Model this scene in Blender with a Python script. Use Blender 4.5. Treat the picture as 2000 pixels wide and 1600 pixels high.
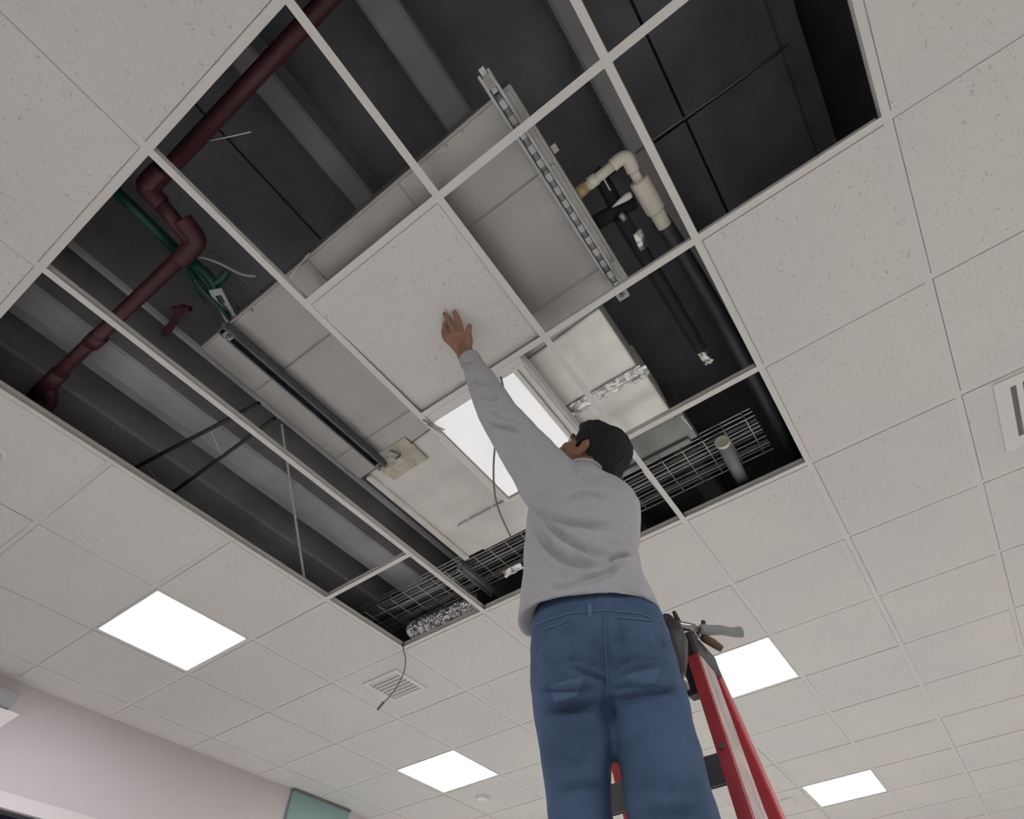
import bpy, bmesh, math, random
import numpy as np
from mathutils import Vector, Matrix, noise
from mathutils.bvhtree import BVHTree
for o in list(bpy.data.objects): bpy.data.objects.remove(o)
SC = bpy.context.scene
COL = SC.collection
random.seed(7)

# ------------------------------------------------------------------ camera
ZC = 3.1                       # ceiling grid height above the floor
S = 0.61                       # module of the ceiling grid
FPX = 1001.44
R0 = Vector((0.81222262, 0.58291108, -0.02256314))    # camera right
R1 = Vector((-0.48936436, 0.65980253, -0.57024833))   # camera down
R2 = Vector((-0.31751685, 0.47421019, 0.82116244))    # camera forward
CAMP = Vector((2.20544216, 0.42120133, ZC - 1.71826823))
cd = bpy.data.cameras.new('camera'); cam = bpy.data.objects.new('camera', cd); COL.objects.link(cam)
cd.sensor_fit = 'HORIZONTAL'; cd.sensor_width = 36; cd.lens = 36 * FPX / 2000; cd.clip_start = 0.02
m = Matrix((( R0.x, -R1.x, -R2.x, CAMP.x), (R0.y, -R1.y, -R2.y, CAMP.y), (R0.z, -R1.z, -R2.z, CAMP.z), (0, 0, 0, 1)))
cam.matrix_world = m
SC.camera = cam

# ------------------------------------------------------------------ world, exposure
w = bpy.data.worlds.new('world'); SC.world = w; w.use_nodes = True
w.node_tree.nodes['Background'].inputs[0].default_value = (0.02, 0.02, 0.022, 1)
w.node_tree.nodes['Background'].inputs[1].default_value = 1
vs = SC.view_settings
vs.view_transform = 'Standard'; vs.look = 'None'; vs.gamma = 1; vs.use_curve_mapping = False
vs.exposure = 1.06
LAMP = 9.0                     # radiance of the ceiling light panels

# ------------------------------------------------------------------ measuring helpers
HF = Vector((-0.5563, 0.831, 0))                      # horizontal heading of the camera
def ray(u, v): return (R0 * ((u - 1000) / FPX) + R1 * ((v - 800) / FPX) + R2)
def at(u, v, h):
    """surveyed point: sight line (u,v) met at height h above the ceiling grid"""
    d = ray(u, v); return CAMP + d * ((ZC + h - CAMP.z) / d.z)
def atd(u, v, rho):
    """surveyed point: sight line (u,v) met at horizontal range rho"""
    d = ray(u, v); return CAMP + d * (rho / d.dot(HF))
def dep(p): return (p - CAMP).dot(R2)
def pix(p):
    q = p - CAMP; z = q.dot(R2)
    return (1000 + FPX * q.dot(R0) / z, 800 + FPX * q.dot(R1) / z, z)
def V(x, y, h): return Vector((x, y, ZC + h))

# ------------------------------------------------------------------ materials
def new_mat(name):
    mt = bpy.data.materials.new(name); mt.use_nodes = True
    nt = mt.node_tree; return mt, nt, nt.nodes['Principled BSDF']
def mat(name, col, rough=0.6, metal=0.0, var=0.0, vscale=6.0, bump=0.0, bscale=40.0, dark=None, stretch=None, coat=0, emit=None):
    mt, nt, b = new_mat(name)
    b.inputs['Base Color'].default_value = (*col, 1); b.inputs['Roughness'].default_value = rough
    b.inputs['Metallic'].default_value = metal
    if coat: b.inputs['Coat Weight'].default_value = coat
    geo = nt.nodes.new('ShaderNodeNewGeometry'); vec = geo.outputs['Position']
    if stretch:
        mp = nt.nodes.new('ShaderNodeMapping'); mp.inputs['Scale'].default_value = stretch
        nt.links.new(vec, mp.inputs['Vector']); vec = mp.outputs['Vector']
    if var > 0:
        n = nt.nodes.new('ShaderNodeTexNoise'); n.inputs['Scale'].default_value = vscale; n.inputs['Detail'].default_value = 6
        r = nt.nodes.new('ShaderNodeValToRGB')
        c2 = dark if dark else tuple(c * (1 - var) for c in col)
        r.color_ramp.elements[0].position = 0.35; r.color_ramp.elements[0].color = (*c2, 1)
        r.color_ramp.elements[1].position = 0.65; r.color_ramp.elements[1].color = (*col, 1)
        nt.links.new(vec, n.inputs['Vector']); nt.links.new(n.outputs['Fac'], r.inputs['Fac'])
        nt.links.new(r.outputs['Color'], b.inputs['Base Color'])
    if bump > 0:
        n2 = nt.nodes.new('ShaderNodeTexNoise'); n2.inputs['Scale'].default_value = bscale; n2.inputs['Detail'].default_value = 4
        bp = nt.nodes.new('ShaderNodeBump'); bp.inputs['Strength'].default_value = bump; bp.inputs['Distance'].default_value = 0.01
        nt.links.new(vec, n2.inputs['Vector']); nt.links.new(n2.outputs['Fac'], bp.inputs['Height'])
        nt.links.new(bp.outputs['Normal'], b.inputs['Normal'])
    if emit:
        b.inputs['Emission Color'].default_value = (*emit[0], 1); b.inputs['Emission Strength'].default_value = emit[1]
    return mt

def tile_mat():
    mt, nt, b = new_mat('mineral_fibre_tile')
    b.inputs['Roughness'].default_value = 0.95
    geo = nt.nodes.new('ShaderNodeNewGeometry')
    def nz(scale, st, det, dist):
        mp = nt.nodes.new('ShaderNodeMapping'); mp.inputs['Scale'].default_value = st
        n = nt.nodes.new('ShaderNodeTexNoise'); n.inputs['Scale'].default_value = scale; n.inputs['Detail'].default_value = det
        n.inputs['Distortion'].default_value = dist
        nt.links.new(geo.outputs['Position'], mp.inputs['Vector']); nt.links.new(mp.outputs['Vector'], n.inputs['Vector']); return n
    n1 = nz(120, (1.0, 0.6, 1), 3, 1.2); n2 = nz(260, (1, 1, 1), 2, 0.3); n3 = nz(1.1, (1, 1, 1), 2, 0)
    r1 = nt.nodes.new('ShaderNodeValToRGB'); e = r1.color_ramp.elements
    e[0].position = 0.29; e[0].color = (0.54, 0.525, 0.49, 1); e[1].position = 0.37; e[1].color = (0.80, 0.79, 0.765, 1)
    r2 = nt.nodes.new('ShaderNodeValToRGB'); e = r2.color_ramp.elements
    e[0].position = 0.26; e[0].color = (0.72, 0.72, 0.72, 1); e[1].position = 0.36; e[1].color = (1, 1, 1, 1)
    r3 = nt.nodes.new('ShaderNodeValToRGB'); e = r3.color_ramp.elements
    e[0].position = 0.35; e[0].color = (0.95, 0.945, 0.95, 1); e[1].position = 0.65; e[1].color = (1, 1, 0.985, 1)
    for n, r in ((n1, r1), (n2, r2), (n3, r3)): nt.links.new(n.outputs['Fac'], r.inputs['Fac'])
    mx = nt.nodes.new('ShaderNodeMixRGB'); mx.blend_type = 'MULTIPLY'; mx.inputs[0].default_value = 1
    nt.links.new(r1.outputs[0], mx.inputs[1]); nt.links.new(r2.outputs[0], mx.inputs[2])
    mx2 = nt.nodes.new('ShaderNodeMixRGB'); mx2.blend_type = 'MULTIPLY'; mx2.inputs[0].default_value = 1
    nt.links.new(mx.outputs[0], mx2.inputs[1]); nt.links.new(r3.outputs[0], mx2.inputs[2])
    nt.links.new(mx2.outputs[0], b.inputs['Base Color'])
    bp = nt.nodes.new('ShaderNodeBump'); bp.inputs['Strength'].default_value = 0.35; bp.inputs['Distance'].default_value = 0.003
    nt.links.new(r1.outputs[0], bp.inputs['Height']); nt.links.new(bp.outputs[0], b.inputs['Normal'])
    return mt

M = dict(
    tile=tile_mat(),
    tee=mat('white_enamel_tee', (0.78, 0.77, 0.74), 0.45),
    wall=mat('cream_wall_paint', (0.64, 0.605, 0.60), 0.8, var=0.04, vscale=1.5),
    teal=mat('teal_wall_paint', (0.27, 0.40, 0.39), 0.7, var=0.06, vscale=3),
    trim=mat('pale_trim_paint', (0.74, 0.70, 0.68), 0.5),
    darkglass=mat('dark_window_glass', (0.03, 0.035, 0.06), 0.1),
    floor=mat('grey_vinyl_floor', (0.80, 0.79, 0.775), 0.5, var=0.1, vscale=2),
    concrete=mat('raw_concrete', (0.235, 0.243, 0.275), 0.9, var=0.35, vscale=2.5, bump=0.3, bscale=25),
    concrete2=mat('beam_concrete', (0.42, 0.42, 0.43), 0.9, var=0.25, vscale=3, bump=0.3, bscale=30),
    galv=mat('galvanised_sheet', (0.46, 0.455, 0.44), 0.42, 0.75, var=0.12, vscale=5, bump=0.04, bscale=8),
    darkstrut=mat('dark_strut', (0.16, 0.18, 0.20), 0.35, 0.8, var=0.2, vscale=20),
    strut=mat('galvanised_strut', (0.50, 0.52, 0.54), 0.4, 0.8, var=0.2, vscale=20),
    foil=mat('foil_faced_board', (0.95, 0.94, 0.89), 0.36, 0.3, var=0.1, vscale=9, bump=0.4, bscale=12),
    dullduct=mat('dull_duct_metal', (0.26, 0.27, 0.27), 0.4, 0.7, var=0.3, vscale=6),
    crinkle=mat('crinkled_foil', (0.82, 0.82, 0.80), 0.25, 0.9, bump=0.5, bscale=22),
    flex=mat('dull_crumpled_foil', (0.62, 0.63, 0.66), 0.18, 0.95, bump=0.4, bscale=40),
    board=mat('duct_board_face', (0.76, 0.75, 0.71), 0.5, 0.3, var=0.15, vscale=6, bump=0.15, bscale=10),
    foam=mat('yellowed_foam_seal', (0.60, 0.58, 0.47), 0.9, var=0.2, vscale=30, bump=0.5, bscale=60),
    redpipe=mat('dark_red_pipe_paint', (0.085, 0.022, 0.03), 0.5, var=0.3, vscale=10),
    green=mat('green_pipe_plastic', (0.008, 0.06, 0.044), 0.45),
    greyplate=mat('grey_plate', (0.42, 0.44, 0.43), 0.6),
    pvc=mat('cream_pvc', (0.80, 0.77, 0.66), 0.35),
    pvcstain=mat('stained_pvc_cement', (0.62, 0.46, 0.24), 0.6, var=0.4, vscale=60),
    rubber=mat('black_foam_insulation', (0.012, 0.013, 0.016), 0.8),
    darkpipe=mat('dark_grey_conduit', (0.05, 0.055, 0.065), 0.5),
    greypvc=mat('grey_conduit', (0.22, 0.24, 0.24), 0.45),
    wire=mat('zinc_wire', (0.62, 0.64, 0.63), 0.35, 0.8),
    cable=mat('grey_cable', (0.16, 0.16, 0.15), 0.5),
    blackbar=mat('black_steel_bar', (0.03, 0.03, 0.035), 0.6),
    white=mat('white_plastic', (0.82, 0.81, 0.78), 0.4),
    ventdark=mat('vent_shadow_grey', (0.20, 0.185, 0.175), 0.7),
    lamp=mat('lit_diffuser', (0.9, 0.9, 0.9), 0.5, emit=((1.0, 0.99, 0.965), LAMP)),
    lampcool=mat('lit_diffuser_cool', (0.9, 0.9, 0.9), 0.5, emit=((0.94, 0.88, 1.0), LAMP)),
    lampdim=mat('dim_lit_diffuser', (0.9, 0.9, 0.9), 0.4, emit=((0.98, 0.985, 1.0), 0.2), var=0.05, vscale=5),
    skin=mat('brown_skin', (0.36, 0.19, 0.13), 0.5, var=0.12, vscale=30, bump=0.1, bscale=200),
    hair=mat('black_hair', (0.007, 0.0065, 0.008), 0.7, bump=0.6, bscale=160),
    shirt=mat('heather_grey_jersey', (0.50, 0.505, 0.54), 0.95, var=0.06, vscale=60, bump=0.15, bscale=300),
    jeans=mat('blue_denim', (0.078, 0.132, 0.25), 0.9, var=0.28, vscale=9, bump=0.2, bscale=350),
    jeanpale=mat('pale_denim', (0.092, 0.148, 0.262), 0.9, var=0.25, vscale=14),
    jeanseam=mat('faded_denim_seam', (0.12, 0.185, 0.30), 0.9),
    boot=mat('brown_boot_leather', (0.12, 0.07, 0.04), 0.5),
    redcloth=mat('red_undershirt', (0.55, 0.06, 0.08), 0.9),
    eye=mat('eye_white', (0.75, 0.73, 0.70), 0.2),
    ladred=mat('red_fibreglass', (0.60, 0.07, 0.09), 0.4, var=0.12, vscale=12),
    ladlabel=mat('pale_pink_label', (0.72, 0.55, 0.54), 0.45, var=0.25, vscale=26, dark=(0.42, 0.33, 0.34), stretch=(1, 1, 0.5)),
    step=mat('dull_aluminium_step', (0.16, 0.15, 0.155), 0.5, 0.5),
    cap=mat('black_moulded_cap', (0.035, 0.033, 0.038), 0.5),
    grip=mat('grey_rubber_grip', (0.30, 0.33, 0.33), 0.6),
    steel=mat('tool_steel', (0.35, 0.34, 0.33), 0.35, 0.9),
)

# ------------------------------------------------------------------ mesh helpers
WL = {}
def link(o): COL.objects.link(o); return o
def thing(name, label, cat, loc, group=None, kind=None):
    o = link(bpy.data.objects.new(name, None)); o.location = loc; o.empty_display_size = 0.1
    WL[o.name] = Vector(loc)
    if label: o['label'] = label
    if cat: o['category'] = cat
    if group: o['group'] = group
    if kind: o['kind'] = kind
    return o
def finish(name, me, material, parent=None, smooth=False, label=None, cat=None, group=None, kind=None):
    """me is in world space: a part is moved into its parent's frame, a thing gets its origin at its base"""
    if parent: L = WL[parent.name]
    else:
        xs = [v.co for v in me.vertices]
        L = Vector(((min(c.x for c in xs) + max(c.x for c in xs)) / 2, (min(c.y for c in xs) + max(c.y for c in xs)) / 2, min(c.z for c in xs)))
    me.transform(Matrix.Translation(-L))
    if material and not me.materials: me.materials.append(M[material] if isinstance(material, str) else material)
    if smooth:
        for p in me.polygons: p.use_smooth = True
    me.name = name
    o = link(bpy.data.objects.new(name, me))
    if parent: o.parent = parent
    else: o.location = L
    WL[o.name] = L
    if label: o['label'] = label
    if cat: o['category'] = cat
    if group: o['group'] = group
    if kind: o['kind'] = kind
    return o
def obj(name, bm, material, parent=None, **k):
    bmesh.ops.recalc_face_normals(bm, faces=bm.faces)
    me = bpy.data.meshes.new(name); bm.to_mesh(me); bm.free()
    return finish(name, me, material, parent, **k)
def B(): return bmesh.new()
def box(bm, x0, x1, y0, y1, z0, z1):
    """axis aligned box, z measured above the ceiling grid"""
    vs_ = [bm.verts.new((x, y, ZC + z)) for z in (z0, z1) for y in (y0, y1) for x in (x0, x1)]
    for f in ((0, 2, 3, 1), (4, 5, 7, 6), (0, 1, 5, 4), (2, 6, 7, 3), (0, 4, 6, 2), (1, 3, 7, 5)):
        bm.faces.new([vs_[i] for i in f])
    return bm
def frame_of(d, up=Vector((0, 0, 1))):
    d = d.normalized()
    if abs(d.dot(up)) > 0.98: up = Vector((0, 1, 0))
    a = d.cross(up).normalized(); return a, a.cross(d).normalized()
def beam(bm, p0, p1, wdt, hgt, up=Vector((0, 0, 1))):
    """rectangular bar between two points"""
    a, b = frame_of(p1 - p0, up)
    r = []
    for p in (p0, p1):
        r.append([bm.verts.new(p + a * (sx * wdt / 2) + b * (sy * hgt / 2)) for sx, sy in ((-1, -1), (1, -1), (1, 1), (-1, 1))])
    for i in range(4): bm.faces.new((r[0][i], r[0][(i + 1) % 4], r[1][(i + 1) % 4], r[1][i]))
    bm.faces.new(r[0][::-1]); bm.faces.new(r[1]); return bm
def rings(bm, rs):
    R_ = [[bm.verts.new(p) for p in r] for r in rs]; n = len(R_[0])
    for a, b in zip(R_, R_[1:]):
        for i in range(n): bm.faces.new((a[i], a[(i + 1) % n], b[(i + 1) % n], b[i]))
    bm.faces.new(R_[0][::-1]); bm.faces.new(R_[-1]); return bm
def tube(bm, pts, rad, seg=12):
    """tube through points; rad is one radius or one per point"""
    pts = [Vector(p) for p in pts]
    if not isinstance(rad, (list, tuple)): rad = [rad] * len(pts)
    rs = []; a0 = None
    for i, p in enumerate(pts):
        d = (pts[min(i + 1, len(pts) - 1)] - pts[max(i - 1, 0)]).normalized()
        if a0 is None: a, b = frame_of(d)
        else:
            a = (a0 - d * a0.dot(d)).normalized(); b = a.cross(d).normalized()
        a0 = a
        rs.append([p + (a * math.cos(t) + b * math.sin(t)) * rad[i] for t in [2 * math.pi * k / seg for k in range(seg)]])
    return rings(bm, rs)
def capsule(bm, pts, rad, seg=14):
    """tube with rounded ends"""
    pts = [Vector(p) for p in pts]
    if not isinstance(rad, (list, tuple)): rad = [rad] * len(pts)
    d0 = (pts[0] - pts[1]).normalized(); d1 = (pts[-1] - pts[-2]).normalized()
    P, Q = [], []
    for t in (85, 60, 30):
        P.append(pts[0] + d0 * rad[0] * math.sin(math.radians(t))); Q.append(rad[0] * math.cos(math.radians(t)))
    P += pts; Q += list(rad)
    for t in (30, 60, 85):
        P.append(pts[-1] + d1 * rad[-1] * math.sin(math.radians(t))); Q.append(rad[-1] * math.cos(math.radians(t)))
    return tube(bm, P, Q, seg)
def smooth_path(pts, n=6):
    pts = [Vector(p) for p in pts]; out = []
    for i in range(len(pts) - 1):
        p0 = pts[max(i - 1, 0)]; p1 = pts[i]; p2 = pts[i + 1]; p3 = pts[min(i + 2, len(pts) - 1)]
        for k in range(n):
            t = k / n
            out.append(0.5 * ((2 * p1) + (p2 - p0) * t + (2 * p0 - 5 * p1 + 4 * p2 - p3) * t * t + (3 * p1 - p0 - 3 * p2 + p3) * t ** 3))
    out.append(pts[-1]); return out
def ellipsoid(bm, c, ax, ay, az, seg=20, rng=12):
    g = bmesh.ops.create_uvsphere(bm, u_segments=seg, v_segments=rng, radius=1)
    mt = Matrix(((ax.x, ay.x, az.x, c.x), (ax.y, ay.y, az.y, c.y), (ax.z, ay.z, az.z, c.z), (0, 0, 0, 1)))
    bmesh.ops.transform(bm, matrix=mt, verts=g['verts'])
def bevel(bm, w=0.004, s=2):
    bmesh.ops.bevel(bm, geom=[e for e in bm.edges], offset=w, segments=s, affect='EDGES', profile=0.5); return bm

# ================================================================== THE ROOM
XW = -2.1; XE = 6.0; Y0 = -3.6; Y1 = 11.0; DECK = 0.92
def wallbox(name, x0, x1, y0, y1, z0, z1, material, label, cat='wall'):
    return obj(name, box(B(), x0, x1, y0, y1, z0, z1), material, None, kind='structure', label=label, cat=cat)
wallbox('floor', XW - 0.2, XE + 0.2, Y0 - 0.2, Y1 + 0.2, -ZC - 0.1, -ZC, 'floor', 'grey vinyl floor of the room below the ceiling', 'floor')
# left wall with a wide dark opening low down at the frame's corner
wl = thing('wall_left', 'cream painted wall along the left side under the ceiling', 'wall', (XW, 2, 0), kind='structure')
for a in ((Y0, -0.6, -ZC, -0.005), (2.75, Y1, -ZC, -0.005), (-0.6, 2.75, -0.53, -0.005), (-0.6, 2.75, -ZC, -2.2), (Y0, Y1, 0.03, 1.5)):
    obj('wall_panel', box(B(), XW - 0.15, XW, a[0], a[1], a[2], a[3]), 'wall', wl)
wn = thing('window_1', 'dark window in the cream wall with a pale frame', 'window', (XW, 1, ZC - 2.2), kind='structure')
b = B(); box(b, XW - 0.02, XW + 0.012, -0.66, 2.81, -0.575, -0.51)
box(b, XW - 0.02, XW + 0.012, -0.66, -0.6, -2.26, -0.575); box(b, XW - 0.02, XW + 0.012, 2.75, 2.81, -2.26, -0.575); box(b, XW - 0.02, XW + 0.03, -0.68, 2.83, -2.30, -2.2)
obj('window_frame', b, 'trim', wn)
obj('window_pane', box(B(), XW - 0.10, XW - 0.09, -0.6, 2.75, -2.2, -0.575), 'darkglass', wn)
wallbox('wall_right', XE, XE + 0.15, Y0, Y1, -ZC, 1.5, 'wall', 'cream wall on the far right of the room, out of view')
wallbox('wall_back', XW, XE, Y0 - 0.15, Y0, -ZC, 1.5, 'wall', 'cream wall behind the camera')
wallbox('wall_front', XW, XE, Y1, Y1 + 0.15, -ZC, 1.5, 'wall', 'cream wall at the far end of the room')
t = thing('trim_1', 'teal painted wall pier between cream sections at lower left', 'wall pier', (XW, 3.71, 0), kind='structure')
obj('painted_face', bevel(box(B(), XW - 0.05, XW + 0.03, 3.405, 4.025, -ZC, -0.02), 0.004, 1), 'teal', t)
obj('head_strip', box(B(), XW, XW + 0.035, 3.40, 4.03, -0.022, -0.006), 'ventdark', t)
# wall angle moulding under the ceiling edge
obj('trim_2', box(B(), XW, XW + 0.025, Y0, Y1, -0.006, 0.0), 'tee', None, kind='structure', label='white wall angle where the ceiling meets the cream wall', cat='wall angle')

# ------------------------------------------------------------------ concrete deck above the ceiling
deck = thing('concrete_deck', 'dark concrete deck and ribs seen through the open ceiling', 'concrete deck', V(2, 2, DECK), kind='structure')
xr = at(1545, 150, DECK).x
# soffit panels with open joints
xs = [XW, -0.55, 1.02, at(1360, 280, DECK).x, xr]
ys = [Y0, at(1400, 190, DECK).y, 2.55, 5.5, Y1]
for i in range(4):
    for j in range(4):
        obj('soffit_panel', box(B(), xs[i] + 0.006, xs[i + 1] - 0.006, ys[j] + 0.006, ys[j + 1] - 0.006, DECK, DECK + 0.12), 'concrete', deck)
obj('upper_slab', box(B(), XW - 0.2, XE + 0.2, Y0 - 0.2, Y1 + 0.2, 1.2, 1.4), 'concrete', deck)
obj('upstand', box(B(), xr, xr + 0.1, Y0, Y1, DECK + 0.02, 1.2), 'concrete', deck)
def rib(x0, x1, z, material='concrete2', y0=Y0, y1=Y1): 
    obj('rib', bevel(box(B(), x0, x1, y0, y1, z, DECK), 0.012, 1), material, deck)
for (u, v, wd) in ((600, 262, 0.11), (815, 118, 0.13), (1135, 60, 0.11)):
    x = at(u, v, 0.72).x; rib(x - wd / 2, x + wd / 2, 0.72)
# the large beams on the left
x1 = at(350, 772, 0.30).x; x0 = at(350, 832, 0.30).x
rib(x0, x1, 0.30)
obj('ledge', box(B(), x0 - 0.07, x0, Y0, Y1, 0.33, 0.42), 'concrete2', deck)
x1 = at(350, 646, 0.46).x; x0 = at(350, 664, 0.46).x
rib(x0, x1, 0.46)
x1 = at(350, 908, 0.34).x; rib(x1 - 0.45, x1, 0.34)

# ------------------------------------------------------------------ suspended ceiling
ceil = thing('ceiling', 'suspended ceiling of white speckled tiles in a white grid', 'ceiling', V(0, 0, 0), kind='structure')
OPEN = {(a, b) for a in range(0, 4) for b in range(0, 4)} | {(4, 0), (4, 1)}
LAMPS = {(-2, 2): 'lampcool', (-2, 6): 'lamp', (2, 6): 'lamp', (2, 10): 'lamp', (6, 2): 'lamp', (6, 6): 'lamp', (6, 10): 'lamp', (-2, -2): 'lamp', (2, -2): 'lamp', (6, -2): 'lamp', (-2, 10): 'lamp', (2, 14): 'lamp', (6, 14): 'lamp', (-2, 14): 'lamp'}
A0, A1 = -4, 10; B0, B1 = -6, 18
def tile_bm(w0=0.291, w1=0.3):
    bm = B(); rs = []
    for wd, z in ((w0, -0.003), (w0, 0.004), (w1, 0.004), (w1, 0.018)):
        rs.append([Vector((sx * wd, sy * wd, z)) for sx, sy in ((-1, -1), (1, -1), (1, 1), (-1, 1))])
    return rings(bm, rs)
bm = tile_bm(); bmesh.ops.recalc_face_normals(bm, faces=bm.faces)
TILE = bpy.data.meshes.new('ceiling_tile'); bm.to_mesh(TILE); bm.free(); TILE.materials.append(M['tile'])
def seen(pts, mg=60):
    for p in pts:
        u, v, z = pix(p)
        if z > 0 and -mg < u < 2000 + mg and -mg < v < 1600 + mg: return True
    return False
far = B()
for a in range(A0, A1):
    for b_ in range(B0, B1):
        if (a, b_) in OPEN or (a, b_) in LAMPS: continue
        cx, cy = (a + 0.5) * S, (b_ + 0.5) * S
        if cx + 0.305 < XW: continue
        pts = [V((a + i / 4) * S, (b_ + j / 4) * S, 0) for i in range(5) for j in range(5)]
        if cx - 0.3 < XW:
            k = box(B(), XW + 0.004, cx + 0.291, cy - 0.291, cy + 0.291, -0.003, 0.016)
            if seen(pts): obj('ceiling_tile', k, 'tile', ceil)
            else: k.free(); box(far, XW + 0.004, cx + 0.291, cy - 0.291, cy + 0.291, -0.003, 0.016)
            continue
        if seen(pts):
            o = link(bpy.data.objects.new('ceiling_tile', TILE)); o.parent = ceil
            o.location = (cx + random.uniform(-.0015, .0015), cy + random.uniform(-.0015, .0015), random.uniform(-.0006, .0006))
        else: box(far, cx - 0.3, cx + 0.3, cy - 0.3, cy + 0.3, -0.003, 0.016)
obj('outlying_tiles', far, 'tile', ceil, kind='stuff')
def tee(bm, p0, p1):
    d = (p1 - p0).normalized(); s = Vector((d.y, -d.x, 0))
    prof = ((-0.0125, 0), (0.0125, 0), (0.0125, 0.002), (0.0012, 0.002), (0.0012, 0.028), (0.004, 0.03), (0.004, 0.038), (-0.004, 0.038), (-0.004, 0.03), (-0.0012, 0.028), (-0.0012, 0.002), (-0.0125, 0.002))
    return rings(bm, [[p + s * x + Vector((0, 0, z)) for x, z in prof] for p in (p0, p1)])
for a in range(-3, A1 + 1):
    segs = [(B0, B1)]
    if a == 2: segs = [(B0, 3), (4, B1)]
    for s0, s1 in segs:
        obj('main_tee', tee(B(), V(a * S, s0 * S, -0.0006), V(a * S, s1 * S, -0.0006)), 'tee', ceil)
MISSING = {(0, 1), (0, 2), (1, 1), (1, 2), (1, 3)}
cm = {}
farx = B()
for a in range(A0, A1):
    for b_ in range(B0, B1 + 1):
        if (a, b_) in MISSING: continue
        p0 = V(max(a * S + 0.0125, XW), b_ * S, 0); p1 = V((a + 1) * S - 0.0125, b_ * S, 0)
        if p1.x < XW: continue
        if seen([p0, p1, (p0 + p1) / 2]): obj('cross_tee', tee(B(), p0, p1), 'tee', ceil)
        else: tee(farx, p0, p1)
obj('outlying_tees', farx, 'tee', ceil, kind='stuff')

# ------------------------------------------------------------------ ceiling lights
LLAB = {(-2, 2): 'square ceiling light glowing cool white, left of the open grid near the window wall',
        (-2, 6): 'square ceiling light at bottom centre, left of the man in jeans',
        (2, 6): 'square ceiling light directly behind the red ladder top',
        (2, 10): 'farthest square ceiling light, at bottom right beyond the ladder'}
def lamp(a, b_, mt):
    cx, cy = (a + .5) * S, (b_ + .5) * S
    lab = LLAB.get((a, b_), 'square ceiling light out of view, %s row, %s' % ({-2: 'window wall', 2: 'middle', 6: 'far right'}[a], {-2: 'behind the camera', 2: 'level with the open grid', 6: 'level with the ladder', 10: 'some way beyond the ladder', 14: 'at the far end'}[b_]))
    t = thing('ceiling_light', lab, 'ceiling light', V(cx, cy, -0.004), 'square ceiling lights')
    o_, i_ = 0.2915, 0.279
    bm = B()
    q = lambda wd, z: [bm.verts.new(V(cx + sx * wd, cy + sy * wd, z)) for sx, sy in ((-1, -1), (1, -1), (1, 1), (-1, 1))]
    r = [q(o_, 0.03), q(o_, -0.005), q(i_, -0.005), q(i_, 0.0)]
    for x, y in zip(r, r[1:]):
        for k in range(4): bm.faces.new((x[k], x[(k + 1) % 4], y[(k + 1) % 4], y[k]))
    obj('frame', bm, 'white', t)
    obj('diffuser', box(B(), cx - i_, cx + i_, cy - i_, cy + i_, -0.001, 0.004), mt, t)
    obj('housing', box(B(), cx - 0.29, cx + 0.29, cy - 0.29, cy + 0.29, 0.03, 0.06), 'galv', t)
for (a, b_), mt in LAMPS.items(): lamp(a, b_, mt)

# light troffer inside the opening, above the workman's arm
t = thing('troffer_light', 'bright recessed light fitting in the open grid behind the raised arm', 'ceiling light', V(2.43 * S, 2.5 * S, 0.01))
xa, xb = 2.025 * S, 2.69 * S; ya, yb = 2.10 * S, 2.97 * S
obj('diffuser', box(B(), xa, xb, ya, yb, 0.012, 0.016), 'lampdim', t)
obj('body', box(B(), xa - 0.005, xb + 0.062, ya - 0.04, yb + 0.012, 0.02, 0.085), 'white', t)
for x, wd in ((xb + 0.014, 0.016), (xb + 0.042, 0.02)):
    obj('side_rail', box(B(), x - wd / 2, x + wd / 2, ya - 0.02, yb, 0.004, 0.022), 'white', t)
obj('end_plate', box(B(), xa - 0.003, xb + 0.06, ya - 0.045, ya - 0.004, 0.006, 0.02), 'white', t)

# ================================================================== ABOVE THE CEILING
def one(name, bm, material, label, cat, **k): return obj(name, bm, material, None, label=label, cat=cat, **k)
def pts_at(*a): return [at(u, v, h) for u, v, h in a]

# ------------------------------------------------------------------ ducted fan coil unit
UZ = 0.125
ux0, ux1 = 0.665, at(1000, 182, UZ).x + 0.012; uy0, uy1 = 0.50, 1.385
unit = thing('fan_coil_unit', 'galvanised sheet metal air conditioning unit hanging above the grid', 'air conditioner', V((ux0 + ux1) / 2, (uy0 + uy1) / 2, UZ))
YBL, YBR = 1.385, 1.285                                # the rear edge stands slightly askew
def yback(x): return YBL + (YBR - YBL) * (x - ux0) / (ux1 - ux0)
bm = B(); rings(bm, [[V(ux0, uy0, z), V(ux1, uy0, z), V(ux1, YBR, z), V(ux0, YBL, z)] for z in (UZ, UZ + 0.29)])
obj('casing', bevel(bm, 0.008, 2), 'galv', unit)
def plate(x0, x1, y0, y1, z, th, material, parent, name):
    return obj(name, bevel(box(B(), x0, x1, y0, y1, z - th, z), min(th * 0.45, 0.002), 1), material, parent)
xm1, xm2 = ux0 + 0.62, ux0 + 1.06
for a, b_ in ((ux0 + 0.012, xm1 - 0.002), (xm1 + 0.002, xm2 - 0.002), (xm2 + 0.002, ux1 - 0.012)):
    plate(a, b_, uy0 + 0.012, uy0 + 0.26, UZ, 0.003, 'galv', unit, 'bottom_panel')
    plate(a, b_, uy0 + 0.265, yback(b_) - 0.13, UZ, 0.005, 'galv', unit, 'bottom_panel')
    bm = B(); rings(bm, [[V(a, yback(b_) - 0.12, z), V(b_, yback(b_) - 0.12, z), V(b_, yback(b_) - 0.006, z), V(a, yback(a) - 0.006, z)] for z in (UZ - 0.004, UZ)]); obj('rear_flange', bm, 'galv', unit)
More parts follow.
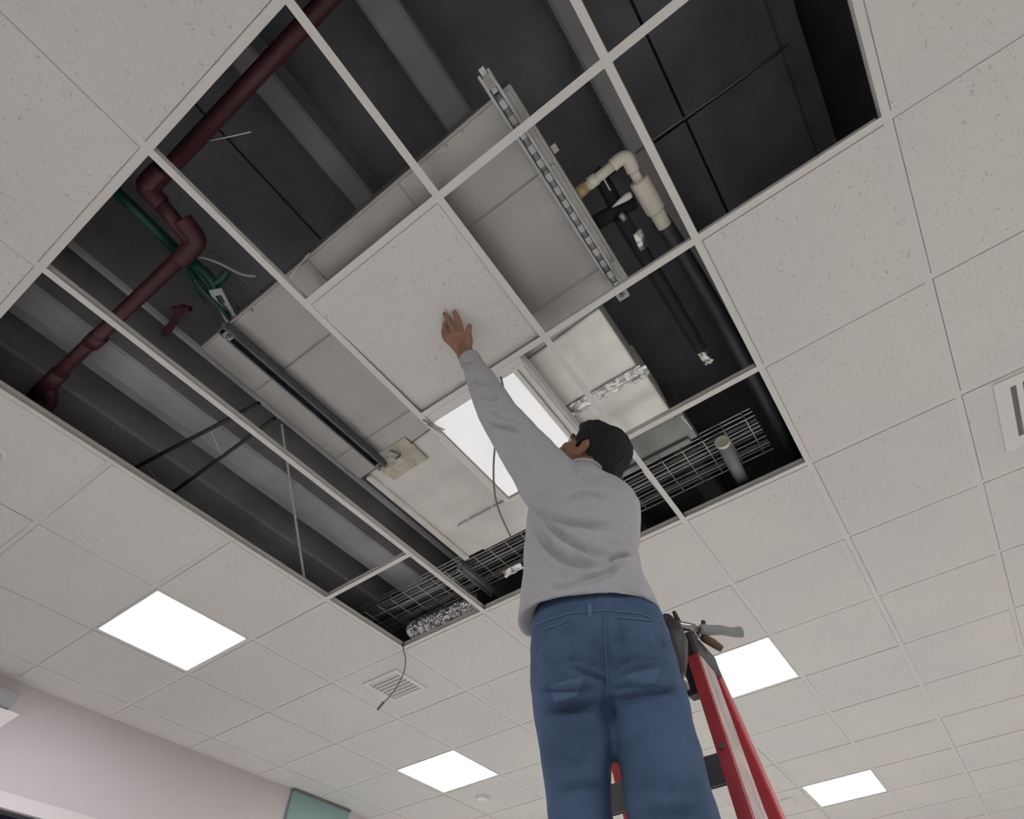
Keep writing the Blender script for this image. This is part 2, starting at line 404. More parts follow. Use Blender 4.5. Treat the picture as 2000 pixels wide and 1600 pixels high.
plate(ux1 - 0.0, ux1 + 0.022, uy0 + 0.22, uy0 + 0.25, UZ + 0.03, 0.012, 'galv', unit, 'bracket')
for x in (ux0 + 0.3, xm2 + 0.2, ux1 - 0.2):
    for y in (uy0 + 0.02, yback(x) - 0.02):
        bm = B(); tube(bm, [V(x, y, UZ - 0.009), V(x, y, UZ)], 0.006, 8); obj('screw', bm, 'steel', unit)

def strut(name, p0, p1, label, mt='strut'):
    """slotted channel, open side down, carrying the unit"""
    t = thing(name, label, 'strut channel', (p0 + p1) / 2, 'slotted strut channels under the unit')
    d = (p1 - p0); L = d.length; d.normalize(); s = Vector((d.y, -d.x, 0)); up = Vector((0, 0, 1))
    for sg in (-1, 1):
        bm = B(); beam(bm, p0 + s * sg * 0.0195, p1 + s * sg * 0.0195, 0.003, 0.04); obj('side_flange', bm, mt, t)
        bm = B(); beam(bm, p0 + s * sg * 0.016 - up * 0.019, p1 + s * sg * 0.016 - up * 0.019, 0.007, 0.003); obj('lip', bm, mt, t)
        bm = B(); beam(bm, p0 + s * sg * 0.013 + up * 0.019, p1 + s * sg * 0.013 + up * 0.019, 0.013, 0.003); obj('web_strip', bm, 'darkstrut', t)  # darker metal puts the shade inside the channel into the colour
    n = int(L / 0.05)
    for k in range(n + 1):
        c = p0 + d * (L * k / n); bm = B(); beam(bm, c - d * 0.013 + up * 0.0175, c + d * 0.013 + up * 0.0175, 0.018, 0.004); obj('web_bridge', bm, 'wire' if mt == 'strut' else mt, t)  # bridges of the galvanised strut get brighter metal, their lit look painted in
    return t
pR0, pR1 = at(936, 148, UZ - 0.027), at(1213, 556, UZ - 0.027)
xr_ = (pR0.x + pR1.x) / 2; pR0.x = pR1.x = xr_
sR = strut('strut_channel', pR0, pR1, 'slotted galvanised strut under the right edge of the metal unit')
pL0, pL1 = at(438, 640, UZ - 0.027), at(748, 912, UZ - 0.027)
xl_ = (pL0.x + pL1.x) / 2; pL0.x = pL1.x = xl_
sL = strut('strut_channel', pL0, pL1, 'dark strut channel under the left half of the metal unit', 'darkstrut')
for st, p, nm in ((sR, pR1 + Vector((0, .03, 0)), 'a'), (sL, pL1 + Vector((0, -.02, 0)), 'b'), (sR, pR0 + Vector((0, .03, 0)), 'c'), (sL, pL0 + Vector((0, .03, 0)), 'd')):
    top = 0.86 if nm != 'b' else UZ - 0.01
    bm = B(); tube(bm, [Vector((p.x, p.y, ZC + 0.055)), Vector((p.x, p.y, ZC + UZ - 0.006))], 0.005, 8)
    obj('threaded_rod', bm, 'steel', st)
    bm = B(); tube(bm, [Vector((p.x, p.y, ZC + 0.066)), Vector((p.x, p.y, ZC + 0.077))], 0.011, 6); obj('hex_nut', bm, 'steel', st)
    bm = B(); c = Vector((p.x, p.y, ZC + 0.080)); beam(bm, c - Vector((0.022, 0, 0)), c + Vector((0.022, 0, 0)), 0.035, 0.004); obj('square_washer', bm, 'steel', st)

# small loose bracket by the end of the left strut
t = thing('angle_bracket', 'small bent metal bracket beside the end of the dark strut', 'bracket', at(770, 890, 0.09))
c = at(768, 889, 0.10); d = (at(785, 893, 0.10) - at(756, 884, 0.10)).normalized()
bm = B(); beam(bm, c - d * 0.025, c + d * 0.025, 0.03, 0.003); obj('foot_plate', bm, 'steel', t)
bm = B(); beam(bm, c + d * 0.024 - Vector((0, 0, 0.015)), c + d * 0.024 + Vector((0, 0, 0.02)), 0.03, 0.003); obj('upright', bm, 'steel', t)

# ------------------------------------------------------------------ foil faced ducts behind the unit
fx1 = at(1175, 610, UZ).x; fyR = at(1310, 802, UZ).y
fd = thing('foil_duct', 'shiny foil faced duct to the right of the bright light fitting', 'duct', V(1.7, 1.65, UZ))
bm = B(); rings(bm, [[V(1.36, yback(1.36) + 0.004, z), V(fx1, yback(fx1) + 0.004, z), V(fx1, 1.66, z), V(1.36, 1.66, z)] for z in (UZ, UZ + 0.26)]); obj('body', bevel(bm, 0.010, 2), 'foil', fd)
obj('body', bevel(box(B(), 1.36, fx1 + 0.012, 1.655, fyR + 0.02, UZ - 0.012, UZ + 0.25), 0.012, 2), 'foil', fd)
# puckered foil tape over the joint
bm = B()
def pucker(bm, xa_, xb_, yc, wd, z, nx, ny, amp, seed):
    g = []
    for i in range(nx + 1):
        row = []
        for j in range(ny + 1):
            x = xa_ + (xb_ - xa_) * i / nx; s = j / ny - 0.5; y = yc + wd * s + 0.012 * noise.noise((x * 9, seed, 0))
            zz = z - amp * (0.5 + noise.noise((x * 28, y * 60, seed))) * (1 - abs(2 * s)) - 0.004 * abs(math.sin(x * 70 + y * 30))
            row.append(bm.verts.new(V(x, y, zz)))
        g.append(row)
    for i in range(nx):
        for j in range(ny): bm.faces.new((g[i][j], g[i + 1][j], g[i + 1][j + 1], g[i][j + 1]))
    return bm
obj('puckered_tape', pucker(bm, 1.37, fx1 + 0.01, 1.645, 0.065, UZ - 0.006, 60, 10, 0.014, 3.1), 'crinkle', fd, smooth=True)
obj('seam_tape', box(B(), 1.72, 1.765, 1.67, fyR + 0.01, UZ - 0.0145, UZ - 0.0115), 'foil', fd)
bm = B(); pucker(bm, fx1 - 0.05, fx1 + 0.03, 1.655, 0.06, UZ - 0.01, 16, 8, 0.03, 8.3); obj('loose_foil_end', bm, 'crinkle', fd)

gd = thing('foil_board_duct', 'pale foil board duct running on behind the dark strut', 'duct', V(1.0, 1.8, UZ))
yB = at(930, 1082, UZ).y
bm = B(); rings(bm, [[V(0.715, yback(0.715) + 0.004, z), V(1.35, yback(1.35) + 0.004, z), V(1.35, yB, z), V(0.715, yB, z)] for z in (UZ + 0.004, UZ + 0.28)]); obj('body', bevel(bm, 0.010, 2), 'board', gd)
obj('side_lip', bevel(box(B(), 0.70, 0.735, 1.39, yB, UZ - 0.012, UZ + 0.02), 0.005, 1), 'board', gd)
obj('bottom_seam', box(B(), 1.13, 1.145, 1.42, yB - 0.25, UZ - 0.001, UZ + 0.006), 'foil', gd)
obj('bottom_panel', bevel(box(B(), 1.15, 1.345, 1.42, yB - 0.26, UZ - 0.004, UZ + 0.006), 0.002, 1), 'foil', gd)
obj('end_flap', bevel(box(B(), 0.84, 1.34, yB - 0.235, yB - 0.005, UZ - 0.010, UZ + 0.006), 0.003, 1), 'board', gd)
bm = B(); pucker(bm, 0.80, 1.02, 1.40, 0.16, UZ - 0.004, 18, 12, 0.016, 5.5); obj('foam_seal', bm, 'foam', gd, smooth=True)

sd = thing('transition_duct', 'dull grey metal duct section behind the head of the man', 'duct', V(1.7, 2.1, 0.17))
obj('body', bevel(box(B(), 1.40, at(1345, 820, 0.17).x, fyR + 0.05, 2.165, 0.17, 0.4), 0.008, 1), 'dullduct', sd)
obj('flange', bevel(box(B(), 1.40, at(1330, 830, 0.17).x, fyR + 0.05, fyR + 0.08, 0.155, 0.172), 0.003, 1), 'dullduct', sd)
obj('flange', bevel(box(B(), 1.40, at(1330, 830, 0.17).x, 2.13, 2.16, 0.155, 0.172), 0.003, 1), 'dullduct', sd)

# ------------------------------------------------------------------ wire basket cable tray
tr = thing('wire_cable_tray', 'zinc wire basket cable tray crossing behind the workman', 'cable tray', V(1.2, 2.42, 0.16))
tx0, tx1, ty0, ty1, tz = -0.35, at(1502, 862, 0.16).x, 2.19, 2.435, 0.16
for k in range(6):
    y = ty0 + (ty1 - ty0) * k / 5; bm = B(); tube(bm, [V(tx0, y, tz), V(tx1, y, tz)], 0.0028, 6); obj('long_wire', bm, 'wire', tr)
for y in (ty0, ty1):
    for z in (0.03, 0.055):
        bm = B(); tube(bm, [V(tx0, y, tz + z), V(tx1, y, tz + z)], 0.0028, 6); obj('long_wire', bm, 'wire', tr)
x = tx0 + 0.03
while x < tx1 - 0.01:
    bm = B(); tube(bm, [V(x, ty0 - 0.003, tz + 0.056), V(x, ty0 - 0.003, tz - 0.004), V(x, ty1 + 0.003, tz - 0.004), V(x, ty1 + 0.003, tz + 0.056)], 0.0028, 6); obj('cross_wire', bm, 'wire', tr)
    x += 0.105
for k, (y, r_, mt) in enumerate(((2.24, 0.009, 'cable'), (2.29, 0.007, 'greyplate'), (2.33, 0.010, 'darkpipe'), (2.39, 0.008, 'cable'))):
    pp = [V(tx0 - 0.2 + 2.9 * i / 14, y + 0.015 * noise.noise((i * 0.7, k, 0)), tz + 0.018 + r_) for i in range(15)]
    nm = ('thick black', 'thin pale', 'dark blue grey', 'mid grey', 'light grey')[k]
    one('data_cable', tube(B(), smooth_path(pp, 3), r_, 8), mt, nm + ' cable lying along the wire basket tray, ' + ('nearest', 'second', 'third', 'fourth')[k] + ' from the metal unit', 'cable', group='cables in the wire tray')
# trapeze bar carrying the tray
t = thing('trapeze_channel', 'short bright strut channel under the wire tray near the grid corner', 'strut channel', at(925, 1130, 0.1))
p0, p1 = at(905, 1112, 0.118), at(958, 1152, 0.118); p0.x = p1.x = (p0.x + p1.x) / 2; p0.y -= 0.04; p1.y += 0.04
for sg in (-1, 1):
    bm = B(); beam(bm, p0 + Vector((sg * 0.018, 0, 0)), p1 + Vector((sg * 0.018, 0, 0)), 0.004, 0.036); obj('side_flange', bm, 'strut', t)
bm = B(); beam(bm, p0 + Vector((0, 0, 0.016)), p1 + Vector((0, 0, 0.016)), 0.036, 0.004); obj('web', bm, 'strut', t)
bm = B(); tube(bm, [p0 + Vector((0, .02, -0.03)), p0 + Vector((0, .02, 0.74))], 0.005, 8); obj('threaded_rod', bm, 'steel', t)
bm = B(); tube(bm, [p1 + Vector((0, -.02, -0.03)), p1 + Vector((0, -.02, 0.74))], 0.005, 8); obj('threaded_rod', bm, 'steel', t)

# ------------------------------------------------------------------ crumpled flexible duct in the near corner
bm = B(); rs = []
pa, pb = V(0.06, 2.435, 0.088), V(0.58, 2.45, 0.088)
N = 90; K = 40
ax = (pb - pa).normalized(); sa, sb = frame_of(ax)
for i in range(N + 1):
    c = pa.lerp(pb, i / N); ring = []
    for k in range(K):
        t_ = 2 * math.pi * k / K
        q = c + (sa * math.cos(t_) + sb * math.sin(t_)) * 0.06
        n_ = 0.5 * noise.noise(q * 22) + 0.4 * noise.noise(q * 55 + Vector((3, 1, 7)))
        r_ = 0.047 + 0.002 * math.sin(i * 0.9) + 0.020 * n_ + 0.006 * noise.noise(q * 120)
        ring.append(c + (sa * math.cos(t_) + sb * math.sin(t_)) * r_)
    rs.append(ring)
rings(bm, rs)
FLEX = one('flexible_duct', bm, 'flex', 'crumpled shiny foil flexible duct in the lower corner of the opening', 'duct')
FLEX.location.y += 0.0

# ------------------------------------------------------------------ sprinkler pipe
t = thing('sprinkler_pipe', 'dark red sprinkler pipe with a double bend crossing the opening', 'pipe', at(385, 470, 0.2))
h = 0.21
bm = B(); tube(bm, pts_at((-60, 895, h), (377, 480, h)), 0.027, 14); obj('pipe_run', bm, 'redpipe', t, smooth=True)
bm = B(); tube(bm, pts_at((377, 475, h), (297, 378, h)), 0.027, 14); obj('offset_pipe', bm, 'redpipe', t, smooth=True)
bm = B(); tube(bm, pts_at((296, 365, h), (780, -150, h)), 0.027, 14); obj('pipe_run', bm, 'redpipe', t, smooth=True)
for a in (((350, 508, h), (372, 487, h), (383, 470, h), (374, 452, h), (355, 428, h)), ((316, 398, h), (297, 380, h), (288, 366, h), (296, 352, h), (318, 330, h))):
    bm = B(); tube(bm, smooth_path(pts_at(*a), 4), 0.034, 14); obj('elbow', bm, 'redpipe', t, smooth=True)
bm = B(); tube(bm, pts_at((75, 770, h), (118, 728, h)), 0.034, 14); obj('tee_fitting', bm, 'redpipe', t, smooth=True)
bm = B(); tube(bm, smooth_path(pts_at((92, 752, h), (98, 768, h - .01), (96, 790, h - .02), (78, 802, h - 0.05)), 4), 0.026, 12); obj('drop_pipe', bm, 'redpipe', t, smooth=True)
bm = B(); tube(bm, pts_at((178, 672, h), (196, 655, h)), 0.033, 14); obj('coupling', bm, 'redpipe', t, smooth=True)
bm = B(); tube(bm, smooth_path(pts_at((322, 652, .47), (345, 622, .36), (358, 600, .30)), 3), 0.016, 10); tube(bm, pts_at((340, 604, .31), (372, 603, .30)), 0.013, 8)
one('sprinkler_stub', bm, 'redpipe', 'short dark red pipe stub with tee beside the left end of the strut', 'pipe')

# ------------------------------------------------------------------ green conduit, wires and slotted plate
one('green_pipe', tube(B(), pts_at((120, 270, 0.28), (356, 500, 0.28)), 0.02, 12), 'green', 'straight dark green pipe crossing behind the red pipe bend', 'pipe', smooth=True)
t = thing('green_wire_bundle', 'bundle of green wires looping down to a slotted grey plate', 'wires', at(420, 540, 0.2))
for a, r_ in ((((352, 498, .27), (372, 530, .24), (395, 565, .20), (432, 604, .18), (452, 628, .19)), 0.008),
              (((360, 505, .27), (385, 515, .25), (410, 545, .22), (436, 590, .2), (452, 612, .2)), 0.012),
              (((362, 508, .27), (400, 530, .24), (420, 552, .22), (432, 545, .22), (445, 530, .24)), 0.016),
              (((368, 515, .27), (398, 545, .24), (420, 580, .21)), 0.014),
              (((360, 500, .27), (378, 560, .23), (400, 590, .2)), 0.006)):
    bm = B(); tube(bm, smooth_path(pts_at(*a), 6), r_, 10); obj('green_wire', bm, 'green', t, smooth=True)
c0, c1 = at(420, 565, .19), at(455, 630, .19); d = (c1 - c0).normalized(); s = Vector((-d.y, d.x, 0)).normalized()
pl = thing('slotted_plate', 'grey slotted hanger plate below the green wires', 'bracket', c0)
L = (c1 - c0).length
for sg in (-1, 1):
    bm = B(); beam(bm, c0 + s * sg * 0.019, c1 + s * sg * 0.019, 0.014, 0.003); obj('edge_strip', bm, 'greyplate', pl)
for k0, k1 in ((0, .18), (.42, .62), (.85, 1.0)):
    bm = B(); beam(bm, c0 + d * L * k0, c0 + d * L * k1, 0.026, 0.003); obj('bridge', bm, 'greyplate', pl)
one('looping_cable', tube(B(), smooth_path(pts_at((362, 500, .27), (395, 503, .26), (430, 515, .24), (470, 535, .22), (500, 540, .22)), 6), 0.005, 8), 'greyplate', 'thin pale cable arching from the green pipe to the grid bar', 'cable', smooth=True)
one('looping_cable', tube(B(), smooth_path(pts_at((410, 492, .30), (435, 512, .29), (462, 532, .28), (498, 543, .26)), 6), 0.006, 8), 'cable', 'thin dark cable hanging just right of the pale arching cable', 'cable', smooth=True)
one('looping_cable', tube(B(), smooth_path(pts_at((435, 563, .24), (455, 592, .23), (462, 606, .22), (466, 612, .22)), 6), 0.006, 8), 'cable', 'dark cable running from the green wires to the strut end', 'cable', smooth=True)
one('looping_cable', tube(B(), smooth_path(pts_at((475, 546, .26), (495, 562, .25), (513, 580, .24)), 6), 0.004, 8), 'cable', 'short dark cable touching the front corner of the metal unit', 'cable', smooth=True)

# ------------------------------------------------------------------ condensate drain in cream pvc
h = 0.16
dr = thing('drain_pipe', 'cream plastic drain pipe with elbow and thick coupling beside the unit', 'pipe', at(1240, 350, h))
bm = B(); tube(bm, pts_at((1125, 382, h), (1206, 316, h)), 0.0175, 16); obj('pipe_run', bm, 'pvc', dr, smooth=True)
bm = B(); tube(bm, pts_at((1150, 360, h), (1166, 348, h)), 0.0215, 16); obj('coupling', bm, 'pvc', dr, smooth=True)
bm = B(); tube(bm, pts_at((1126, 381, h), (1147, 363, h)), 0.0205, 16); obj('stained_joint', bm, 'pvcstain', dr, smooth=True)
bm = B(); tube(bm, smooth_path(pts_at((1196, 324, h), (1210, 312, h), (1222, 308, h), (1230, 318, h), (1237, 334, h)), 5), 0.0225, 16); obj('elbow', bm, 'pvc', dr, smooth=True)
bm = B(); tube(bm, pts_at((1232, 324, h), (1252, 362, h)), 0.0175, 16); obj('pipe_run', bm, 'pvc', dr, smooth=True)
bm = B(); p0, p1 = at(1247, 352, h), at(1281, 412, h)
tube(bm, [p0, p0.lerp(p1, .04), p0.lerp(p1, .96), p1], [0.031, 0.0335, 0.0335, 0.031], 20); obj('thick_coupling', bm, 'pvc', dr, smooth=True)
bm = B(); tube(bm, pts_at((1279, 408, h), (1298, 441, h)), 0.026, 18); obj('socket_end', bm, 'pvc', dr, smooth=True)

# black insulated refrigerant lines
rl = thing('insulated_line', 'black foam insulated pipe run with foil wrapped end', 'pipe', at(1300, 570, .15))
bm = B(); tube(bm, smooth_path(pts_at((1212, 424, .15), (1240, 470, .15), (1300, 568, .15), (1368, 682, .15)), 4), 0.027, 14); obj('foam_sleeve', bm, 'rubber', rl, smooth=True)
bm = B(); tube(bm, smooth_path(pts_at((1366, 678, .15), (1374, 692, .15), (1384, 706, .15)), 5), [0.018 + 0.006 * math.sin(i * 2.1) for i in range(11)], 11)
for v_ in bm.verts: v_.co += Vector([0.012 * noise.noise(v_.co * 60 + Vector((k, 0, 0))) for k in (0, 9, 21)])
obj('foil_wrap', bm, 'crinkle', rl)
bm = B(); tube(bm, pts_at((1238, 452, .15), (1252, 484, .15)), 0.0285, 14); obj('silver_label', bm, 'crinkle', rl, smooth=True)
bm = B(); tube(bm, pts_at((1211, 418, .13), (1221, 430, .13)), 0.012, 12); obj('brass_nut', bm, 'steel', rl, smooth=True)
rt = thing('insulated_tee', 'black insulated pipe stub from the unit with a white valve cap', 'pipe', at(1200, 400, .18))
bm = B(); tube(bm, pts_at((1160, 437, .19), (1240, 392, .19)), 0.028, 14); obj('foam_sleeve', bm, 'rubber', rt, smooth=True)
bm = B(); tube(bm, smooth_path(pts_at((1160, 335, .22), (1180, 360, .21), (1205, 405, .20)), 4), 0.026, 14); obj('foam_sleeve', bm, 'rubber', rt, smooth=True)
bm = B(); tube(bm, pts_at((1196, 405, .15), (1208, 396, .15), (1226, 384, .15), (1233, 380, .15)), [0.002, 0.008, 0.013, 0.010], 12); obj('white_cap', bm, 'white', rt, smooth=True)
one('zip_tie', tube(B(), smooth_path(pts_at((1178, 346, .13), (1184, 358, .12), (1192, 372, .12)), 4), 0.0022, 8), 'white', 'loose white zip tie hanging from the cream drain pipe', 'cable tie')
one('dark_conduit', tube(B(), smooth_path(pts_at((1290, 428, .2), (1330, 490, .22), (1420, 640, .22), (1500, 790, .22), (1570, 930, .22)), 4), 0.031, 14), 'darkpipe', 'long dark grey pipe running from the drain coupling along the grid edge', 'pipe', smooth=True)
cg = thing('grey_conduit_stub', 'short grey conduit stub with a pale cut end near the wire tray', 'pipe', at(1430, 900, .13))
p0, p1 = at(1412, 866, .07), at(1455, 948, .10)
bm = B(); tube(bm, [p0, p1], 0.031, 18); obj('conduit', bm, 'greypvc', cg, smooth=True)
dd = (p0 - p1).normalized(); bm = B()
sa, sb = frame_of(dd)
rr = []
for rad_, off in ((0.0335, 0.0), (0.0335, 0.014), (0.026, 0.014), (0.026, 0.001)):
    rr.append([p0 + dd * off + (sa * math.cos(k * math.pi / 9) + sb * math.sin(k * math.pi / 9)) * rad_ for k in range(18)])
rings(bm, rr); obj('cut_end', bm, 'pvc', cg)
one('fixing_rod', tube(B(), pts_at((1240, 300, .45), (1283, 268, .45), (1400, 188, .45), (1540, 86, .45)), 0.005, 8), 'darkstrut', 'thin straight rod crossing the dark deck at upper right', 'rod')
one('wire_clip', tube(B(), smooth_path(pts_at((1330, 812, .06), (1340, 824, .05), (1352, 838, .04)), 3), 0.004, 8), 'wire', 'short bright wire clip hanging from the right cross bar', 'wire')
one('hanger_tube', tube(B(), smooth_path(pts_at((1466, 745, .34), (1497, 803, .33), (1552, 908, .32)), 4), 0.012, 10), 'greyplate', 'thin grey tube along the right edge of the opening', 'pipe', smooth=True)

# ------------------------------------------------------------------ bars, straps and hanger wires on the left
one('brace_bar', beam(B(), at(236, 928, .24), at(506, 788, .24), 0.014, 0.02), 'blackbar', 'upper of two dark bars crossing the left beams', 'bar', group='dark bars under the left beams')
one('brace_bar', beam(B(), at(318, 976, .22), at(536, 818, .22), 0.014, 0.02), 'blackbar', 'lower of two dark bars crossing the left beams', 'bar', group='dark bars under the left beams')
one('hanger_strap', beam(B(), at(550, 828, .44), at(596, 1142, .02), 0.012, 0.003), 'greyplate', 'long pale hanger strap slanting down to the left grid edge', 'strap')
one('hanger_strap', beam(B(), at(283, 905, .24), at(326, 970, .22), 0.008, 0.003), 'greyplate', 'short strap joining the dark bars near the left grid edge', 'strap')
one('hanger_strap', beam(B(), at(410, 838, .24), at(436, 892, .22), 0.008, 0.003), 'greyplate', 'short strap between the dark bars below the grid bar', 'strap')
one('tie_wire', tube(B(), smooth_path(pts_at((392, 277, .35), (440, 268, .35), (490, 257, .36)), 4), 0.0035, 8), 'wire', 'loose pale tie wire near the upper left edge of the opening', 'wire')
one('tie_wire', tube(B(), pts_at((505, 496, .05), (545, 540, .045)), 0.003, 8), 'wire', 'short tie wire beside the grid bar left of the metal unit', 'wire')
one('tie_wire', tube(B(), pts_at((604, 494, .10), (566, 542, .10)), 0.003, 8), 'wire', 'short tie wire along the front edge of the metal unit', 'wire')
one('tie_wire', tube(B(), pts_at((922, 932, .09), (914, 1030, .03)), 0.003, 8), 'white', 'white tie wire hanging below the foil board duct, left one', 'wire')
one('tie_wire', tube(B(), pts_at((963, 968, .09), (961, 1000, .06)), 0.003, 8), 'white', 'short white tie wire beside the hanging black cable', 'wire')
# end of a removed cross bar left on the main bar
t = thing('cut_bar_end', 'broken end of a removed grid bar by the corner of the held tile', 'grid clip', at(838, 825, 0))
for q0, q1 in (((826, 821), (868, 840)), ((834, 828), (862, 846))):
    bm = B(); beam(bm, at(*q0, -0.004), at(*q1, -0.006), 0.004, 0.008); obj('prong', bm, 'steel', t)

# black cable hanging beside the arm, and the cable end with plug at the corner
one('hanging_cable', tube(B(), smooth_path(pts_at((978, 736, -.012), (983, 762, -.025), (980, 790, -.03), (968, 860, -.035), (964, 930, -.03), (972, 990, -.02), (998, 1050, .09)), 6), 0.0042, 8), 'cable', 'black cable looping down behind the raised arm', 'cable', smooth=True)
t = thing('patch_cable', 'grey cable with a plug dangling from the corner of the opening', 'cable', at(787, 1265, -0.02))
bm = B(); tube(bm, smooth_path(pts_at((786, 1250, .06), (788, 1268, -.01), (792, 1288, -.03), (789, 1312, -.06), (776, 1340, -.10), (760, 1362, -.14), (748, 1374, -.16)), 6), 0.0035, 8); obj('cord', bm, 'cable', t, smooth=True)
bm = B(); beam(bm, at(749, 1372, -.16), at(738, 1386, -.175), 0.012, 0.012); obj('plug', bm, 'cable', t)
one('cord_loop', tube(B(), smooth_path(pts_at((948, 1192, -.004), (954, 1204, -.02), (951, 1216, -.03), (945, 1212, -.02)), 4), 0.0025, 6), 'pvc', 'small pale cord loop hanging off the grid edge left of the shirt', 'cord')
one('torn_foil', pucker(B(), 0.86, 0.98, 2.30, 0.05, 0.05, 12, 6, 0.03, 2.2), 'crinkle', 'torn foil scrap poking down beside the grid bar end', 'foil scrap')
one('torn_foil', pucker(B(), 0.98, 1.10, 2.33, 0.05, 0.10, 12, 6, 0.03, 4.2), 'crinkle', 'torn foil scrap hanging under the wire tray left of the man', 'foil scrap')

# ------------------------------------------------------------------ the tile being pushed into place
TILT = math.atan(0.020 / S)
bm = tile_bm(0.291, 0.300)
mt = Matrix.Translation(V(2.5 * S, 1 * S + 0.01, 0.001)) @ Matrix.Rotation(TILT, 4, 'X') @ Matrix.Translation(Vector((0, 0.5 * S - 0.01, 0)))
bmesh.ops.transform(bm, matrix=mt, verts=bm.verts)
one('held_ceiling_tile', bm, 'tile', 'white ceiling tile tilted in the grid, pushed up by the hand', 'ceiling tile')

# ------------------------------------------------------------------ fittings on the ceiling face
def square_diffuser(cx, cy, wd, label, rot=0.0, nblade=5, name='air_diffuser'):
    t = thing(name, label, 'air vent', V(cx, cy, -0.012))
    bm = B()
    for k, (o_, i_) in enumerate(((wd, wd * 0.80), )):
        for x0_, x1_, y0_, y1_ in ((-o_, o_, -o_, -i_), (-o_, o_, i_, o_), (-o_, -i_, -i_, i_), (i_, o_, -i_, i_)):
            box(bm, cx + x0_, cx + x1_, cy + y0_, cy + y1_, -0.012, -0.0035)
    obj('frame', bm, 'white', t)
    obj('back_plate', box(B(), cx - wd * .8, cx + wd * .8, cy - wd * .8, cy + wd * .8, -0.0045, -0.0035), 'ventdark', t)
    for k in range(nblade):
        y = cy - wd * .8 + wd * 1.6 * (k + 0.5) / nblade
        bm = B(); beam(bm, V(cx - wd * .78, y, -0.009), V(cx + wd * .78, y, -0.009), wd * 1.6 / nblade * 0.5, 0.002, Vector((0, 0.5, 0.85)))
        obj('louvre', bm, 'white', t)
    return t
square_diffuser(-0.53 * S, 4.46 * S, 0.145, 'square air vent near the dangling cable at lower left centre', nblade=7)
square_diffuser(1.60 * S, 10.5 * S, 0.13, 'small air vent beside the farthest light behind the ladder', nblade=4)
# slotted grille cut by the right edge of the frame
t = thing('slot_grille', 'white air grille with dark slots at the right edge of the picture', 'air vent', V(5.45 * S, 4.42 * S, -0.01))
gx0, gx1, gy0, gy1 = 5.20 * S, 5.90 * S, 4.05 * S, 4.76 * S
bm = B(); sx = [gx0, gx0 + 0.055]
slots = []
x = gx0 + 0.055
while x < gx1 - 0.06:
    slots.append((x, x + 0.022)); x += 0.044
for a, b_ in zip([gx0] + [s_[1] for s_ in slots], [s_[0] for s_ in slots] + [gx1]):
    bm = box(B(), a, b_, gy0 + 0.05, gy1 - 0.07, -0.010, -0.0035); obj('bar', bm, 'white', t)
obj('end_rail', box(B(), gx0, gx1, gy0, gy0 + 0.05, -0.010, -0.0035), 'white', t); obj('end_rail', box(B(), gx0, gx1, gy1 - 0.07, gy1, -0.010, -0.0035), 'white', t)
obj('back_plate', box(B(), gx0 + 0.02, gx1 - 0.02, gy0 + 0.02, gy1 - 0.02, -0.0042, -0.0032), 'ventdark', t)
# smoke detector
t = thing('smoke_detector', 'pale round ceiling detector beyond the light at bottom centre', 'detector', V(-1.66 * S, 7.47 * S, -0.03))
c = V(-1.66 * S, 7.45 * S, 0)
bm = B(); tube(bm, [c - Vector((0, 0, .012)), c - Vector((0, 0, .0032))], 0.062, 24); obj('base', bm, 'white', t)
bm = B(); tube(bm, [c - Vector((0, 0, .034)), c - Vector((0, 0, .03)), c - Vector((0, 0, .012))], [0.03, 0.048, 0.054], 24); obj('dome', bm, 'white', t, smooth=True)
# sprinkler head at the left edge
t = thing('ceiling_sprinkler', 'dark sprinkler head in the ceiling at the left edge of the picture', 'sprinkler', at(0, 885, -0.03))
c = at(-6, 884, 0)
bm = B(); tube(bm, [c - Vector((0, 0, .010)), c - Vector((0, 0, .003))], [0.03, 0.038], 20); obj('escutcheon', bm, 'white', t)
bm = B(); tube(bm, [c - Vector((0, 0, .034)), c - Vector((0, 0, .012))], [0.010, 0.012], 12); obj('body', bm, 'steel', t)
bm = B(); tube(bm, [c - Vector((0, 0, .039)), c - Vector((0, 0, .036))], 0.021, 16); obj('deflector', bm, 'cap', t)
# wall lamp at the left edge
t = thing('wall_lamp', 'white wall lamp on the cream wall at the left edge of the picture', 'wall lamp', V(XW, 1.2, -0.3))
bm = box(B(), XW, XW + 0.05, 1.02, 1.30, -0.17, -0.07); bevel(bm, 0.012, 2); obj('mount', bm, 'greyplate', t)
bm = B()
rings(bm, [[V(XW + x, y, z) for x, y in q] for z, q in ((-0.19, ((0.002, 0.98), (0.10, 0.98), (0.10, 1.355), (0.002, 1.355))), (-0.30, ((0.002, 1.04), (0.05, 1.04), (0.05, 1.30), (0.002, 1.30))))])
bevel(bm, 0.008, 2); obj('shade', bm, 'white', t)

